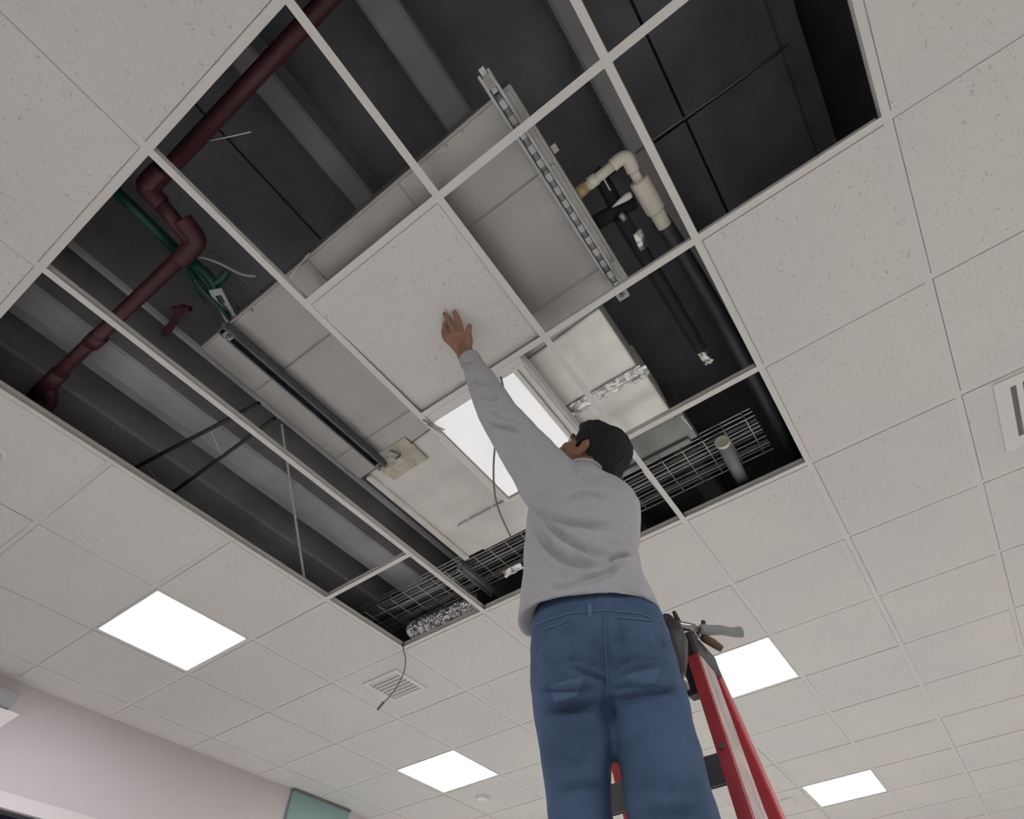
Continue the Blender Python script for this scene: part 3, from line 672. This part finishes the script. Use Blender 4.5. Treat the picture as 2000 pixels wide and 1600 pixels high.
# ================================================================== STEP LADDER
lad = thing('step_ladder', 'red fibreglass step ladder the workman stands on', 'ladder', (1.72, 1.9, 0))
FS, RS = 0.17, 0.30                                  # lean of the front and rear rails
XR, XL = 1.866, 1.535
def front(x_side, h):                                # point on a front rail at height h
    k = (-0.975 - h); return V(x_side + (0.047 if x_side > 1.7 else -0.047) * k, 1.69 - FS * k, h)
def rear(x_side, h):
    k = (-0.975 - h); return V(x_side + (0.02 if x_side > 1.7 else -0.02) * k, 1.825 + RS * k, h)
for xs_ in (XR, XL):
    sg = 1 if xs_ > 1.7 else -1
    p0, p1 = front(xs_, -1.0), front(xs_, -ZC + 0.03)
    ax_ = (p1 - p0).normalized(); yv = Vector((0, 1, 0)) - ax_ * ax_.y; yv.normalize(); xv = Vector((1, 0, 0))
    pr = bpy.data.objects
    rail = None
    bm = B(); beam(bm, p0 + xv * (sg * 0.000), p1 + xv * (sg * 0.000), 0.028, 0.006, yv); rail = obj('front_rail', bm, 'ladred', lad)
    bm = B(); beam(bm, p0 + yv * 0.05 + xv * sg * 0.011, p1 + yv * 0.05 + xv * sg * 0.011, 0.006, 0.10, yv); obj('rail_web', bm, 'ladred', rail)
    bm = B(); beam(bm, p0 + yv * 0.099, p1 + yv * 0.099, 0.028, 0.006, yv); obj('rail_flange', bm, 'ladred', rail)
    q0, q1 = front(xs_, -1.03), front(xs_, -2.0)
    bm = B(); beam(bm, q0 + yv * 0.052 + xv * sg * 0.0148, q1 + yv * 0.052 + xv * sg * 0.0148, 0.0012, 0.09, yv); obj('warning_label', bm, 'ladlabel', rail)
    for hh in (-1.255, -1.585, -1.915, -2.245):
        c = front(xs_, hh); bm = B(); tube(bm, [c - yv * 0.007, c - yv * 0.003], 0.006, 10); obj('rivet', bm, 'steel', rail)
    bm = B(); c = front(xs_, -ZC + 0.02); box(bm, c.x - 0.03, c.x + 0.03, c.y - 0.03, c.y + 0.09, -ZC, -ZC + 0.045); obj('rubber_foot', bevel(bm, 0.006, 1), 'cap', rail)
    r0, r1 = rear(xs_, -0.99), rear(xs_, -ZC + 0.03)
    rv = Vector((0, 1, 0)); 
    bm = B(); beam(bm, r0, r1, 0.03, 0.045, rv); rr_ = obj('rear_rail', bevel(bm, 0.004, 1), 'ladred', lad)
    bm = B(); c = rear(xs_, -ZC + 0.02); box(bm, c.x - 0.028, c.x + 0.028, c.y - 0.035, c.y + 0.035, -ZC, -ZC + 0.045); obj('rubber_foot', bevel(bm, 0.006, 1), 'cap', rr_)
for hh in (-1.265, -1.595, -1.925, -2.255, -2.585, -2.9):
    a, c = front(XL, hh), front(XR, hh)
    bm = B(); box(bm, a.x + 0.017, c.x - 0.012, a.y - 0.004, a.y + 0.075, hh - 0.004, hh); 
    st = obj('step', bm, 'step', lad)
    bm = B(); box(bm, a.x + 0.017, c.x - 0.012, a.y - 0.006, a.y - 0.002, hh - 0.052, hh + 0.001); obj('step_front_lip', bm, 'step', st)
    bm = B(); box(bm, a.x + 0.017, c.x - 0.012, a.y + 0.071, a.y + 0.075, hh - 0.03, hh); obj('step_back_lip', bm, 'step', st)
for hh in (-1.36, -1.75, -2.15, -2.6):
    a, c = rear(XL, hh), rear(XR, hh)
    bm = B(); beam(bm, a, c, 0.012, 0.03); obj('rear_brace', bm, 'step', lad)
for xs_ in (XL + 0.025, XR - 0.025):
    bm = B(); a, c = front(XL if xs_ < 1.7 else XR, -1.66), rear(XL if xs_ < 1.7 else XR, -1.60); a.x = c.x = xs_; a.y += 0.06; c.y -= 0.03
    beam(bm, a, c, 0.004, 0.022); obj('spreader_bar', bm, 'steel', lad)
bm = B(); box(bm, XL - 0.03, XR + 0.022, 1.672, 1.835, -1.04, -0.975); bevel(bm, 0.012, 2); capo = obj('top_cap', bm, 'cap', lad)
for x in (XL + 0.02, XR - 0.02):
    bm = B(); box(bm, x - 0.022, x + 0.022, 1.68, 1.72, -1.12, -1.04); obj('cap_bracket', bevel(bm, 0.005, 1), 'cap', capo)

# tools on the ladder cap
def tool_pt(u, v, h=-0.94): return at(u, v, h)
t = thing('claw_hammer', 'hammer with grey rubber grip lying across the ladder top', 'hammer', tool_pt(1400, 1240, -0.96))
hp = lambda u, v: at(u, v, -0.955)
bm = B(); tube(bm, smooth_path([hp(1366, 1229), hp(1380, 1231), hp(1408, 1231), hp(1430, 1235), hp(1449, 1235)], 4), [0.009, 0.012, 0.0135, 0.014, 0.0135, 0.013, 0.0125, 0.0125, 0.012, 0.012, 0.0115, 0.0115, 0.012, 0.0125, 0.013, 0.0135, 0.013], 12); obj('grip', bm, 'grip', t, smooth=True)
bm = B(); tube(bm, [hp(1318, 1222), hp(1368, 1229)], 0.0065, 10); obj('shaft', bm, 'steel', t, smooth=True)
bm = B(); a_ = hp(1320, 1222); tube(bm, [a_ + Vector((-.03, -.05, 0.0)), a_ + Vector((-.012, -.02, .004)), a_, a_ + Vector((.02, .03, .004)), a_ + Vector((.03, .045, 0))], [0.004, 0.010, 0.013, 0.011, 0.014], 12); obj('head', bm, 'steel', t, smooth=True)
t = thing('pliers', 'dark pliers with handles sticking up from the ladder top', 'pliers', tool_pt(1325, 1215, -0.95))
bm = B(); tube(bm, smooth_path([at(1316, 1195, -.88), at(1322, 1208, -.90), at(1331, 1228, -.93)], 4), [0.005 + 0.0005 * i for i in range(9)], 10); obj('handle', bm, 'cap', t, smooth=True)
bm = B(); tube(bm, smooth_path([at(1374, 1214, -.90), at(1372, 1224, -.915), at(1362, 1236, -.935)], 4), 0.0065, 10); obj('handle', bm, 'cap', t, smooth=True)
bm = B(); tube(bm, smooth_path([at(1331, 1228, -.93), at(1350, 1224, -.93), at(1366, 1232, -.935)], 4), 0.006, 10); obj('jaw', bm, 'steel', t, smooth=True)
t = thing('screwdriver', 'brown handled tool hanging from the right end of the ladder top', 'screwdriver', tool_pt(1395, 1255, -0.97))
bm = B(); tube(bm, [at(1372, 1245, -.972), at(1392, 1256, -.98), at(1410, 1268, -.995)], [0.010, 0.0115, 0.009], 12); obj('handle', bm, 'boot', t, smooth=True)
bm = B(); tube(bm, [at(1352, 1240, -.965), at(1373, 1246, -.972)], 0.004, 8); obj('shank', bm, 'steel', t, smooth=True)
t = thing('tool_pouch', 'dark tool pouch hanging on the ladder beside the jeans', 'tool pouch', at(1322, 1330, -1.1))
bm = B()
pc = [(1300, 1222, 30), (1310, 1255, 34), (1318, 1290, 26), (1324, 1318, 16), (1336, 1338, 5)]
rr = []
for u, v, hw in pc:
    c = atd(u, v, 1.19); s_ = hw * dep(c) / FPX
    rr.append([c + R0 * (math.cos(k * math.pi / 8) * s_) + HF * (math.sin(k * math.pi / 8) * min(s_, 0.03)) for k in range(16)])
rings(bm, rr); obj('bag', bm, 'cap', t, smooth=True)
bm = B(); c = atd(1335, 1330, 1.175); tube(bm, [c + Vector((0, 0, .02)), c, c + Vector((.004, 0, -.02))], [0.006, 0.009, 0.005], 10); obj('clip', bm, 'steel', t, smooth=True)
bm = B(); tube(bm, smooth_path([atd(1294, 1212, 1.2), atd(1304, 1206, 1.2), atd(1318, 1222, 1.2)], 4), 0.010, 10); obj('strap', bm, 'cap', t, smooth=True)

# ================================================================== THE WORKMAN
LAT = Vector((HF.y, -HF.x, 0))                        # to his right
UP = Vector((0, 0, 1))
def remesh(bm, vox, it=4, fac=0.5):
    me = bpy.data.meshes.new('tmp'); bmesh.ops.recalc_face_normals(bm, faces=bm.faces); bm.to_mesh(me); bm.free()
    o = bpy.data.objects.new('tmp', me); link(o)
    r = o.modifiers.new('r', 'REMESH'); r.mode = 'VOXEL'; r.voxel_size = vox
    s = o.modifiers.new('s', 'SMOOTH'); s.iterations = it; s.factor = fac
    dg = bpy.context.evaluated_depsgraph_get(); dg.update()
    out = bpy.data.meshes.new_from_object(o.evaluated_get(dg))
    bpy.data.objects.remove(o); bpy.data.meshes.remove(me)
    return out
def oval(c, hw, hd, n=28, e=2.4, ax=None, ay=None):
    ax = ax or LAT; ay = ay or HF; out = []
    for k in range(n):
        a = 2 * math.pi * k / n; ca, sa_ = math.cos(a), math.sin(a)
        out.append(c + ax * (hw * math.copysign(abs(ca) ** (2 / e), ca)) + ay * (hd * math.copysign(abs(sa_) ** (2 / e), sa_)))
    return out
def level(v, ul, ur, rho, dr=0.62, e=2.4):
    c = atd((ul + ur) / 2, v, rho); hw = (ur - ul) / 2 * dep(c) / FPX
    return oval(c, hw, hw * dr, e=e)
def fold(me, lines, view):
    """press creases into a garment: each line is (points, depth, half width)"""
    n = len(me.vertices); co = np.empty(n * 3); me.vertices.foreach_get('co', co); co = co.reshape(-1, 3)
    no = np.empty(n * 3); me.vertices.foreach_get('normal', no); no = no.reshape(-1, 3)
    vw = np.array(view); back = (no @ vw) < -0.1
    fade = np.clip((-(no @ vw) - 0.1) / 0.35, 0, 1)
    flat = co - np.outer(co @ vw, vw); disp = np.zeros(n)
    for pts, dpt, wd in lines:
        pl = [np.array(p) - vw * (np.array(p) @ vw) for p in smooth_path(pts, 4)]
        best = np.full(n, 9.0); par = np.zeros(n); K = len(pl) - 1
        for k in range(K):
            ab = pl[k + 1] - pl[k]; t_ = np.clip((flat - pl[k]) @ ab / (ab @ ab + 1e-12), 0, 1)
            d = np.linalg.norm(flat - (pl[k] + np.outer(t_, ab)), axis=1); m_ = d < best
            best[m_] = d[m_]; par[m_] = (k + t_[m_]) / K
        q = best / wd; env = np.minimum(1, np.minimum(4 * par, 4 * (1 - par))) * 0.85 + 0.15
        disp += np.where(back, -dpt * env * (1 - 0.8 * q * q) * np.exp(-q * q), 0) * fade
    co += no * disp[:, None]
    me.vertices.foreach_set('co', co.ravel()); me.update()
def puff(me, fn):
    nn = [v.normal.copy() for v in me.vertices]; cc = [v.co.copy() for v in me.vertices]; out = []
    for c, n in zip(cc, nn): out.extend(c + n * fn(c))
    me.vertices.foreach_set('co', out); me.update()
VIEW = (atd(1150, 1080, 1.1) - CAMP).normalized()
man = thing('person', 'man in grey long sleeved shirt and blue jeans reaching up to a ceiling tile', 'person', (1.74, 1.46, ZC - 1.925))

# ---- head frame: face turned up and to the left
face = (R0 * -0.63 - R1 * 0.37 + R2 * 0.68).normalized()
hup = (R0 * 0.45 - R1 * 0.80 + R2 * 0.25); hup = (hup - face * hup.dot(face)).normalized()
hrt = face.cross(hup).normalized()                    # his right
HC = atd(1154, 893, 1.10)
def hd(x, y, z): return HC + hrt * x + face * y + hup * z
def he(bm, x, y, z, rx, ry, rz): ellipsoid(bm, hd(x, y, z), hrt * rx, face * ry, hup * rz)

LSH = atd(1068, 935, 1.085); RSH = atd(1196, 992, 1.09)
ELB = atd(972, 808, 0.965); WRI = at(907, 692, -0.075)
NECK = atd(1136, 938, 1.10)
CHEST = atd(1141, 1000, 1.10)
body = B()
# skull, face, jaw
he(body, 0, -0.012, 0.030, 0.073, 0.092, 0.085)
he(body, 0, 0.025, -0.020, 0.064, 0.070, 0.080)
he(body, 0, 0.045, -0.070, 0.048, 0.045, 0.042)
he(body, 0, 0.072, -0.092, 0.022, 0.018, 0.018)
he(body, 0, 0.082, 0.022, 0.048, 0.016, 0.014)         # brow
capsule(body, [hd(0, 0.092, 0.008), hd(0, 0.104, -0.018), hd(0, 0.108, -0.030)], [0.009, 0.012, 0.014])   # nose
for sx in (-1, 1):
    he(body, sx * 0.011, 0.096, -0.034, 0.008, 0.010, 0.008)
    he(body, sx * 0.040, 0.062, -0.022, 0.024, 0.026, 0.024)   # cheek
    # ear with helix and lobe
    capsule(body, [hd(sx * 0.071, 0.004, -0.030), hd(sx * 0.075, -0.010, -0.012), hd(sx * 0.081, -0.018, 0.012), hd(sx * 0.079, -0.006, 0.026), hd(sx * 0.072, 0.008, 0.016)], [0.008, 0.0065, 0.007, 0.0065, 0.006], 10)
    he(body, sx * 0.072, -0.003, 0.0, 0.009, 0.016, 0.026)
he(body, 0, 0.092, -0.055, 0.024, 0.010, 0.006); he(body, 0, 0.090, -0.066, 0.021, 0.010, 0.007)   # lips
capsule(body, [hd(0, -0.018, -0.04), HC.lerp(NECK, 0.6) - face * 0.012, NECK - UP * 0.03], [0.058, 0.057, 0.066], 18)
# trunk and limbs under the clothes
rings(body, [level(1250, 1075, 1260, 1.13, .5), level(1185, 1072, 1250, 1.13, .45), level(1100, 1062, 1212, 1.125, .45), level(1010, 1065, 1218, 1.12, .45), level(975, 1085, 1200, 1.11, .45), level(942, 1104, 1172, 1.10, .5)])
capsule(body, [LSH, ELB, WRI], [0.05, 0.04, 0.027])
REL = atd(1210, 1075, 1.27); RWR = V(1.70, 1.72, -0.93)
capsule(body, [RSH, REL, RWR], [0.05, 0.04, 0.028])
LK, RK = atd(1134, 1600, 1.13) + Vector((0.0, 0.01, -0.07)), atd(1313, 1600, 1.07) + Vector((0.0, 0.01, -0.07))
LA, RA = Vector((1.655, 1.47, ZC - 1.85)), Vector((1.815, 1.50, ZC - 1.85))
LH, RH = atd(1120, 1290, 1.13), atd(1240, 1290, 1.13)
capsule(body, [LH, atd(1134, 1600, 1.13), LK, LA], [0.06, 0.05, 0.046, 0.034]); capsule(body, [RH, atd(1313, 1600, 1.07), RK, RA], [0.06, 0.05, 0.046, 0.034])
# left hand pressed against the tile
def hnd(u, v, h): return at(u, v, h)
mcp = [hnd(900, 648, -.040), hnd(889.5, 650, -.036), hnd(879.5, 655, -.038), hnd(872, 662, -.044)]
capsule(body, [WRI + (ELB - WRI) * 0.16, WRI, hnd(907, 682, -.068)], [0.030, 0.029, 0.028])
for k, q in enumerate(mcp): capsule(body, [hnd(915 - k * 5, 684 + k * 1.5, -.066), q.lerp(hnd(906 - k * 4, 678, -.06), .5), q], [0.017, 0.0155, 0.0125])
capsule(body, [mcp[0] - UP * .004, mcp[1] - UP * .004, mcp[2] - UP * .004, mcp[3] - UP * .004], [0.0115, 0.0115, 0.011, 0.0105])
fing = [((896, 630, -.019), (892, 619, -.008), (888, 610, -.004)), ((881, 634, -.016), (875, 623, -.007), (869, 614, -.003)),
        ((871, 643, -.014), (869, 636, -.006), (870, 631, -.003)), ((867.5, 652, -.020), (867, 646, -.010), (868.5, 641, -.004))]
for q, f in zip(mcp, fing):
    capsule(body, [q] + [hnd(*x) for x in f], [0.0120, 0.0112, 0.0104, 0.0090], 12)
capsule(body, [hnd(912, 682, -.066), hnd(916, 666, -.058), hnd(914, 650, -.050), hnd(917, 638, -.044)], [0.017, 0.0155, 0.0128, 0.0105], 12)
# right hand resting on the ladder cap
rh = RWR; fw = Vector((0.1, 0.97, -0.2)).normalized(); sd_ = Vector((0.97, -0.1, 0))
capsule(body, [rh, rh + fw * 0.05], [0.027, 0.03])
for k in range(4):
    b0 = rh + fw * 0.075 + sd_ * (0.03 - 0.02 * k); capsule(body, [rh + fw * 0.03 + sd_ * (0.015 - 0.01 * k), b0, b0 + fw * 0.035 - UP * 0.004, b0 + fw * 0.055 - UP * 0.012], [0.013, 0.0095, 0.0085, 0.0075], 10)
capsule(body, [rh + fw * 0.01 - sd_ * 0.02, rh + fw * 0.04 - sd_ * 0.045, rh + fw * 0.065 - sd_ * 0.05], [0.013, 0.011, 0.009], 10)
me = remesh(body, 0.0030, 3, 0.5)
bo = finish('body', me, 'skin', man, smooth=True)
# nails on the pressed hand
for q, f in zip(mcp, fing):
    a_, b_ = hnd(*f[1]), hnd(*f[2]); c = b_ + (b_ - a_).normalized() * 0.001 - UP * 0.0088
    bm = B(); ellipsoid(bm, c, (b_ - a_).normalized() * 0.0055, (b_ - a_).cross(UP).normalized() * 0.0045, UP * 0.0012, 10, 6); obj('fingernail', bm, 'skin', bo, smooth=True)
for sx in (-1, 1):
    bm = B(); he(bm, sx * 0.031, 0.078, 0.004, 0.011, 0.010, 0.010); ey = obj('eye', bm, 'eye', man, smooth=True)
    bm = B(); he(bm, sx * 0.032, 0.086, 0.005, 0.005, 0.004, 0.005); obj('iris', bm, 'hair', ey, smooth=True)
    bm = B(); capsule(bm, [hd(sx * 0.016, 0.093, 0.026), hd(sx * 0.034, 0.086, 0.030), hd(sx * 0.050, 0.070, 0.026)], [0.004, 0.0045, 0.003], 8); obj('eyebrow', bm, 'hair', man, smooth=True)
# ---- hair
bm = B()
he(bm, 0, -0.030, 0.040, 0.082, 0.092, 0.088); he(bm, 0, -0.062, -0.010, 0.070, 0.060, 0.075)
he(bm, 0, 0.018, 0.082, 0.064, 0.072, 0.040); he(bm, 0, -0.070, -0.062, 0.056, 0.042, 0.066); he(bm, 0.004, -0.074, -0.095, 0.042, 0.034, 0.045)
he(bm, 0, 0.062, 0.072, 0.050, 0.036, 0.030)
for sx in (-1, 1):
    he(bm, sx * 0.066, 0.030, 0.042, 0.014, 0.022, 0.036); capsule(bm, [hd(sx * 0.069, 0.026, 0.03), hd(sx * 0.068, 0.024, -0.006)], [0.010, 0.005], 8)
me = remesh(bm, 0.004, 3, 0.5)
def strand(c):
    q = c - HC; a = Vector((q.dot(hrt), q.dot(face), q.dot(hup)))
    return 0.0018 * math.sin(a.x * 420 + 6 * noise.noise(a * 22)) + 0.004 * noise.noise(a * 45)
puff(me, strand)
finish('hair', me, 'hair', man, smooth=True)
# ---- shirt
sh = B()
rs = [level(1150, 1060, 1250, 1.12), level(1195, 1045, 1270, 1.12), level(1212, 1016, 1288, 1.12, 0.60), level(1214, 1008, 1294, 1.12, 0.60), level(1206, 1009, 1291, 1.12, 0.60), level(1172, 1016, 1274, 1.12, 0.60),
      level(1130, 1020, 1254, 1.115, 0.60), level(1085, 1022, 1246, 1.11, 0.60), level(1040, 1026, 1250, 1.105, 0.62), level(1002, 1030, 1252, 1.10, 0.62), level(978, 1040, 1240, 1.10, 0.60), level(956, 1058, 1218, 1.10, 0.56), level(938, 1080, 1192, 1.10, 0.54), level(922, 1096, 1172, 1.10, 0.60)]
rings(sh, rs)
sl = [(1100, 975, 1.095, .100), (1070, 938, 1.085, .098), (1040, 898, 1.05, .086), (1005, 852, 1.01, .075), (975, 812, .97, .066), (952, 768, .935, .058), (934, 732, .905, .047), (926, 717, .893, .040), (922, 709, .889, .043), (916, 699, .881, .0385)]
P_, Q_ = [], []
for u, v, rho, r_ in sl: P_.append(atd(u, v, rho)); Q_.append(r_)
capsule(sh, P_[:-2], Q_[:-2], 20)
tube(sh, [P_[-3], P_[-2], P_[-1], P_[-1] + (P_[-1] - P_[-2]) * 0.25], [0.036, 0.040, 0.0385, 0.037], 18)
capsule(sh, [RSH, RSH + HF * 0.05 - UP * 0.08, REL, REL.lerp(RWR, 0.85)], [0.074, 0.068, 0.058, 0.036], 18)
capsule(sh, [NECK - UP * 0.05 - HF * 0.01, NECK - UP * 0.012 - HF * 0.004], [0.085, 0.070], 18)
me = remesh(sh, 0.006, 6, 0.5)
pf = lambda *a: [atd(u, v, 0.98) for u, v in a]
fold(me, [
    (pf((1032, 980), (1060, 998), (1100, 1013), (1150, 1022), (1205, 1024)), 0.0203, 0.0120),
    (pf((1045, 996), (1080, 1030), (1120, 1058), (1165, 1078), (1192, 1082)), 0.0223, 0.0131),
    (pf((1038, 1012), (1062, 1058), (1100, 1090), (1150, 1100), (1200, 1094)), 0.0244, 0.0142),
    (pf((1062, 1152), (1100, 1144), (1140, 1132), (1180, 1118), (1215, 1102)), 0.0182, 0.0098),
    (pf((1130, 1144), (1170, 1130), (1215, 1104)), 0.0141, 0.0087),
    (pf((1190, 1090), (1215, 1083), (1244, 1080)), 0.0203, 0.0076),
    (pf((1102, 972), (1140, 961), (1190, 966)), 0.0122, 0.0109),
    (pf((1085, 1118), (1110, 1126), (1150, 1120)), 0.0122, 0.0131),
    (pf((1210, 1152), (1240, 1160), (1268, 1178)), 0.0101, 0.0109),
    (pf((1120, 905), (1128, 922)), 0.0081, 0.0066),
    (pf((1180, 1062), (1215, 1060), (1248, 1058)), 0.0081, 0.0109)], VIEW)
ps = lambda *a: [atd(u, v, 0.93) for u, v in a]
V2 = (P_[4] - CAMP).normalized()
fold(me, [
    (ps((948, 828), (972, 834), (1000, 836), (1016, 842)), 0.0137, 0.0095),
    (ps((958, 800), (980, 812), (1008, 820)), 0.0092, 0.0109),
    (ps((940, 772), (962, 778), (978, 768)), 0.0106, 0.0095),
    (ps((925, 742), (945, 752), (960, 748)), 0.0092, 0.0083),
    (ps((902, 718), (918, 714), (934, 709)), 0.0106, 0.0068),
    (ps((985, 862), (1010, 868), (1030, 864)), 0.0092, 0.0123),
    (ps((1066, 925), (1078, 912), (1088, 898)), 0.0061, 0.0055),
    (ps((990, 880), (1020, 905), (1042, 930)), 0.0076, 0.0136)], V2)
puff(me, lambda c: 0.0025 * noise.noise(c * 14) + 0.0012 * noise.noise(c * 38))
shirt = finish('shirt', me, 'shirt', man, smooth=True)
bm = B(); cN = NECK + UP * 0.0 - HF * 0.004
rr = []
for k in range(28):
    a = 2 * math.pi * k / 28; rr.append(cN + LAT * (0.068 * math.cos(a)) + HF * (0.066 * math.sin(a)) + UP * (0.004 - 0.012 * math.sin(a)))
tube(bm, rr + [rr[0]], 0.006, 10); obj('collar', bm, 'shirt', shirt, smooth=True)
bm = B()
rr = [p + UP * 0.010 - (p - cN) * 0.10 for p in rr]
tube(bm, rr + [rr[0]], 0.005, 8); obj('undershirt_collar', bm, 'redcloth', man, smooth=True)
# ---- jeans
jn = B()
rings(jn, [level(1160, 1072, 1250, 1.12, .54), level(1185, 1052, 1274, 1.12, .57), level(1212, 1038, 1290, 1.12, .585),  level(1250, 1035, 1306, 1.13, .62), level(1310, 1036, 1324, 1.13, .62), level(1365, 1039, 1338, 1.13, .60), level(1400, 1060, 1320, 1.13, .5)])
rings(jn, [level(1330, 1037, 1180, 1.13, 1.0, 2.1), level(1395, 1041, 1190, 1.13, 1.0, 2.1), level(1450, 1050, 1196, 1.13, 1.0, 2.1), level(1520, 1062, 1196, 1.13, 1.0, 2.1), level(1600, 1072, 1196, 1.13, 1.0, 2.1),
           oval(LK, 0.068, 0.07, e=2.1), oval(LK.lerp(LA, .5), 0.062, 0.064, e=2.1), oval(LA, 0.055, 0.06, e=2.1)])
rings(jn, [level(1330, 1186, 1330, 1.12, 1.0, 2.1), level(1395, 1190, 1348, 1.12, 1.0, 2.1), level(1450, 1202, 1361, 1.11, 1.0, 2.1), level(1520, 1214, 1379, 1.09, 1.0, 2.1), level(1600, 1226, 1401, 1.07, 1.0, 2.1),
           oval(RK, 0.078, 0.078, e=2.1), oval(RK.lerp(RA, .5), 0.066, 0.068, e=2.1), oval(RA, 0.056, 0.06, e=2.1)])
for u in (1110, 1252):
    ellipsoid(jn, atd(u, 1325, 1.085), LAT * 0.078, HF * 0.075, UP * 0.085)
me = remesh(jn, 0.0065, 5, 0.5)
pj = lambda *a: [atd(u, v, 1.02) for u, v in a]
VJ = (atd(1185, 1340, 1.1) - CAMP).normalized()
fold(me, [
    (pj((1178, 1215), (1182, 1290), (1187, 1350), (1192, 1412)), 0.0160, 0.0166),
    (pj((1048, 1400), (1080, 1390), (1120, 1388), (1172, 1380)), 0.0169, 0.0083),
    (pj((1046, 1352), (1090, 1350), (1165, 1346)), 0.0119, 0.0083),
    (pj((1105, 1300), (1135, 1308), (1165, 1322), (1184, 1334)), 0.0135, 0.0093),
    (pj((1100, 1284), (1140, 1290), (1180, 1306)), 0.0101, 0.0083),
    (pj((1192, 1304), (1220, 1290), (1262, 1278)), 0.0135, 0.0083),
    (pj((1194, 1322), (1230, 1308), (1290, 1300)), 0.0101, 0.0083),
    (pj((1198, 1372), (1240, 1362), (1300, 1352), (1330, 1346)), 0.0135, 0.0083),
    (pj((1196, 1352), (1230, 1342), (1270, 1345)), 0.0085, 0.0083),
    (pj((1250, 1256), (1280, 1258), (1304, 1256)), 0.0101, 0.0083),
    (pj((1200, 1262), (1215, 1240), (1240, 1230)), 0.0085, 0.0093),
    (pj((1060, 1480), (1100, 1500), (1150, 1496)), 0.0068, 0.0145),
    (pj((1085, 1560), (1130, 1550), (1180, 1562)), 0.0101, 0.0103),
    (pj((1235, 1520), (1290, 1540), (1360, 1530)), 0.0085, 0.0124),
    (pj((1245, 1570), (1300, 1585), (1370, 1575)), 0.0119, 0.0103)], VJ)
puff(me, lambda c: 0.003 * noise.noise(c * 16) + 0.0012 * noise.noise(c * 45))
me.update()
bvh = BVHTree.FromPolygons([v.co.copy() for v in me.vertices], [tuple(p.vertices) for p in me.polygons])
jeans = finish('jeans', me, 'jeans', man, smooth=True)
def onjeans(u, v, off=0.002):
    p = atd(u, v, 0.8); d = (p - CAMP).normalized(); hit = bvh.ray_cast(CAMP, d)
    return hit[0] + hit[1] * off
def patch(name, corners, n, off, material, parent):
    """sewn on patch that follows the cloth"""
    bm = B(); g = []
    (a, b_, c, d) = [Vector((*q, 0)) for q in corners]
    for i in range(n + 1):
        row = []
        for j in range(n + 1):
            q = a.lerp(b_, i / n).lerp(d.lerp(c, i / n), j / n)
            edge = min(i, j, n - i, n - j) == 0
            row.append(bm.verts.new(onjeans(q.x, q.y, -0.003 if edge else off)))
        g.append(row)
    for i in range(n):
        for j in range(n): bm.faces.new((g[i][j], g[i + 1][j], g[i + 1][j + 1], g[i][j + 1]))
    return obj(name, bm, material, parent, smooth=True)
def seam(pts, r_=0.0016, parent=None, name='seam'):
    out = []
    for (a, b_) in zip(pts, pts[1:]):
        for k in range(8): out.append(onjeans(a[0] + (b_[0] - a[0]) * k / 8, a[1] + (b_[1] - a[1]) * k / 8, 0.001))
    out.append(onjeans(*pts[-1], 0.001))
    bm = B(); tube(bm, out, r_, 6); return obj(name, bm, 'jeanseam', parent or jeans, smooth=True)
pk = patch('back_pocket', ((1205, 1205), (1290, 1214), (1296, 1292), (1224, 1296)), 14, 0.0035, 'jeans', jeans)
seam([(1206, 1206), (1288, 1215)], 0.002, pk, 'pocket_hem')
pk = patch('back_pocket', ((1056, 1232), (1112, 1212), (1120, 1290), (1066, 1300)), 14, 0.0035, 'jeans', jeans)
seam([(1057, 1233), (1111, 1213)], 0.002, pk, 'pocket_hem')
patch('pale_patch', ((1066, 1336), (1150, 1316), (1128, 1364), (1082, 1376)), 10, 0.0022, 'jeanpale', jeans)  # slightly lighter denim patches laid over the seat
patch('pale_patch', ((1214, 1318), (1296, 1300), (1282, 1338), (1240, 1346)), 10, 0.0022, 'jeanpale', jeans)
seam([(1040, 1222), (1110, 1199), (1180, 1192), (1250, 1199), (1292, 1216)], 0.0018)
patch('belt_loop', ((1146, 1178), (1156, 1177), (1157, 1204), (1148, 1205)), 6, 0.006, 'jeanseam', jeans)
seam([(1180, 1196), (1183, 1260), (1188, 1340)], 0.0016)
# ---- boots on the step
for A_ in (LA, RA):
    bm = B(); c = Vector((A_.x, A_.y, ZC - 1.925))
    rings(bm, [oval(c + HF * 0 + Vector((0, 0.03, 0.0)), 0.048, 0.12, ax=Vector((1, 0, 0)), ay=Vector((0, 1, 0))), oval(c + Vector((0, 0.03, 0.045)), 0.047, 0.115, ax=Vector((1, 0, 0)), ay=Vector((0, 1, 0))),
               oval(c + Vector((0, -0.01, 0.075)), 0.042, 0.07, ax=Vector((1, 0, 0)), ay=Vector((0, 1, 0))), oval(c + Vector((0, -0.015, 0.16)), 0.045, 0.052, ax=Vector((1, 0, 0)), ay=Vector((0, 1, 0)))])
    bt = obj('boot', bm, 'boot', man, smooth=True)
    bm = B(); rings(bm, [oval(c + Vector((0, 0.03, 0.0)), 0.051, 0.124, ax=Vector((1, 0, 0)), ay=Vector((0, 1, 0))), oval(c + Vector((0, 0.03, 0.018)), 0.051, 0.124, ax=Vector((1, 0, 0)), ay=Vector((0, 1, 0)))]); obj('sole', bm, 'cap', bt)
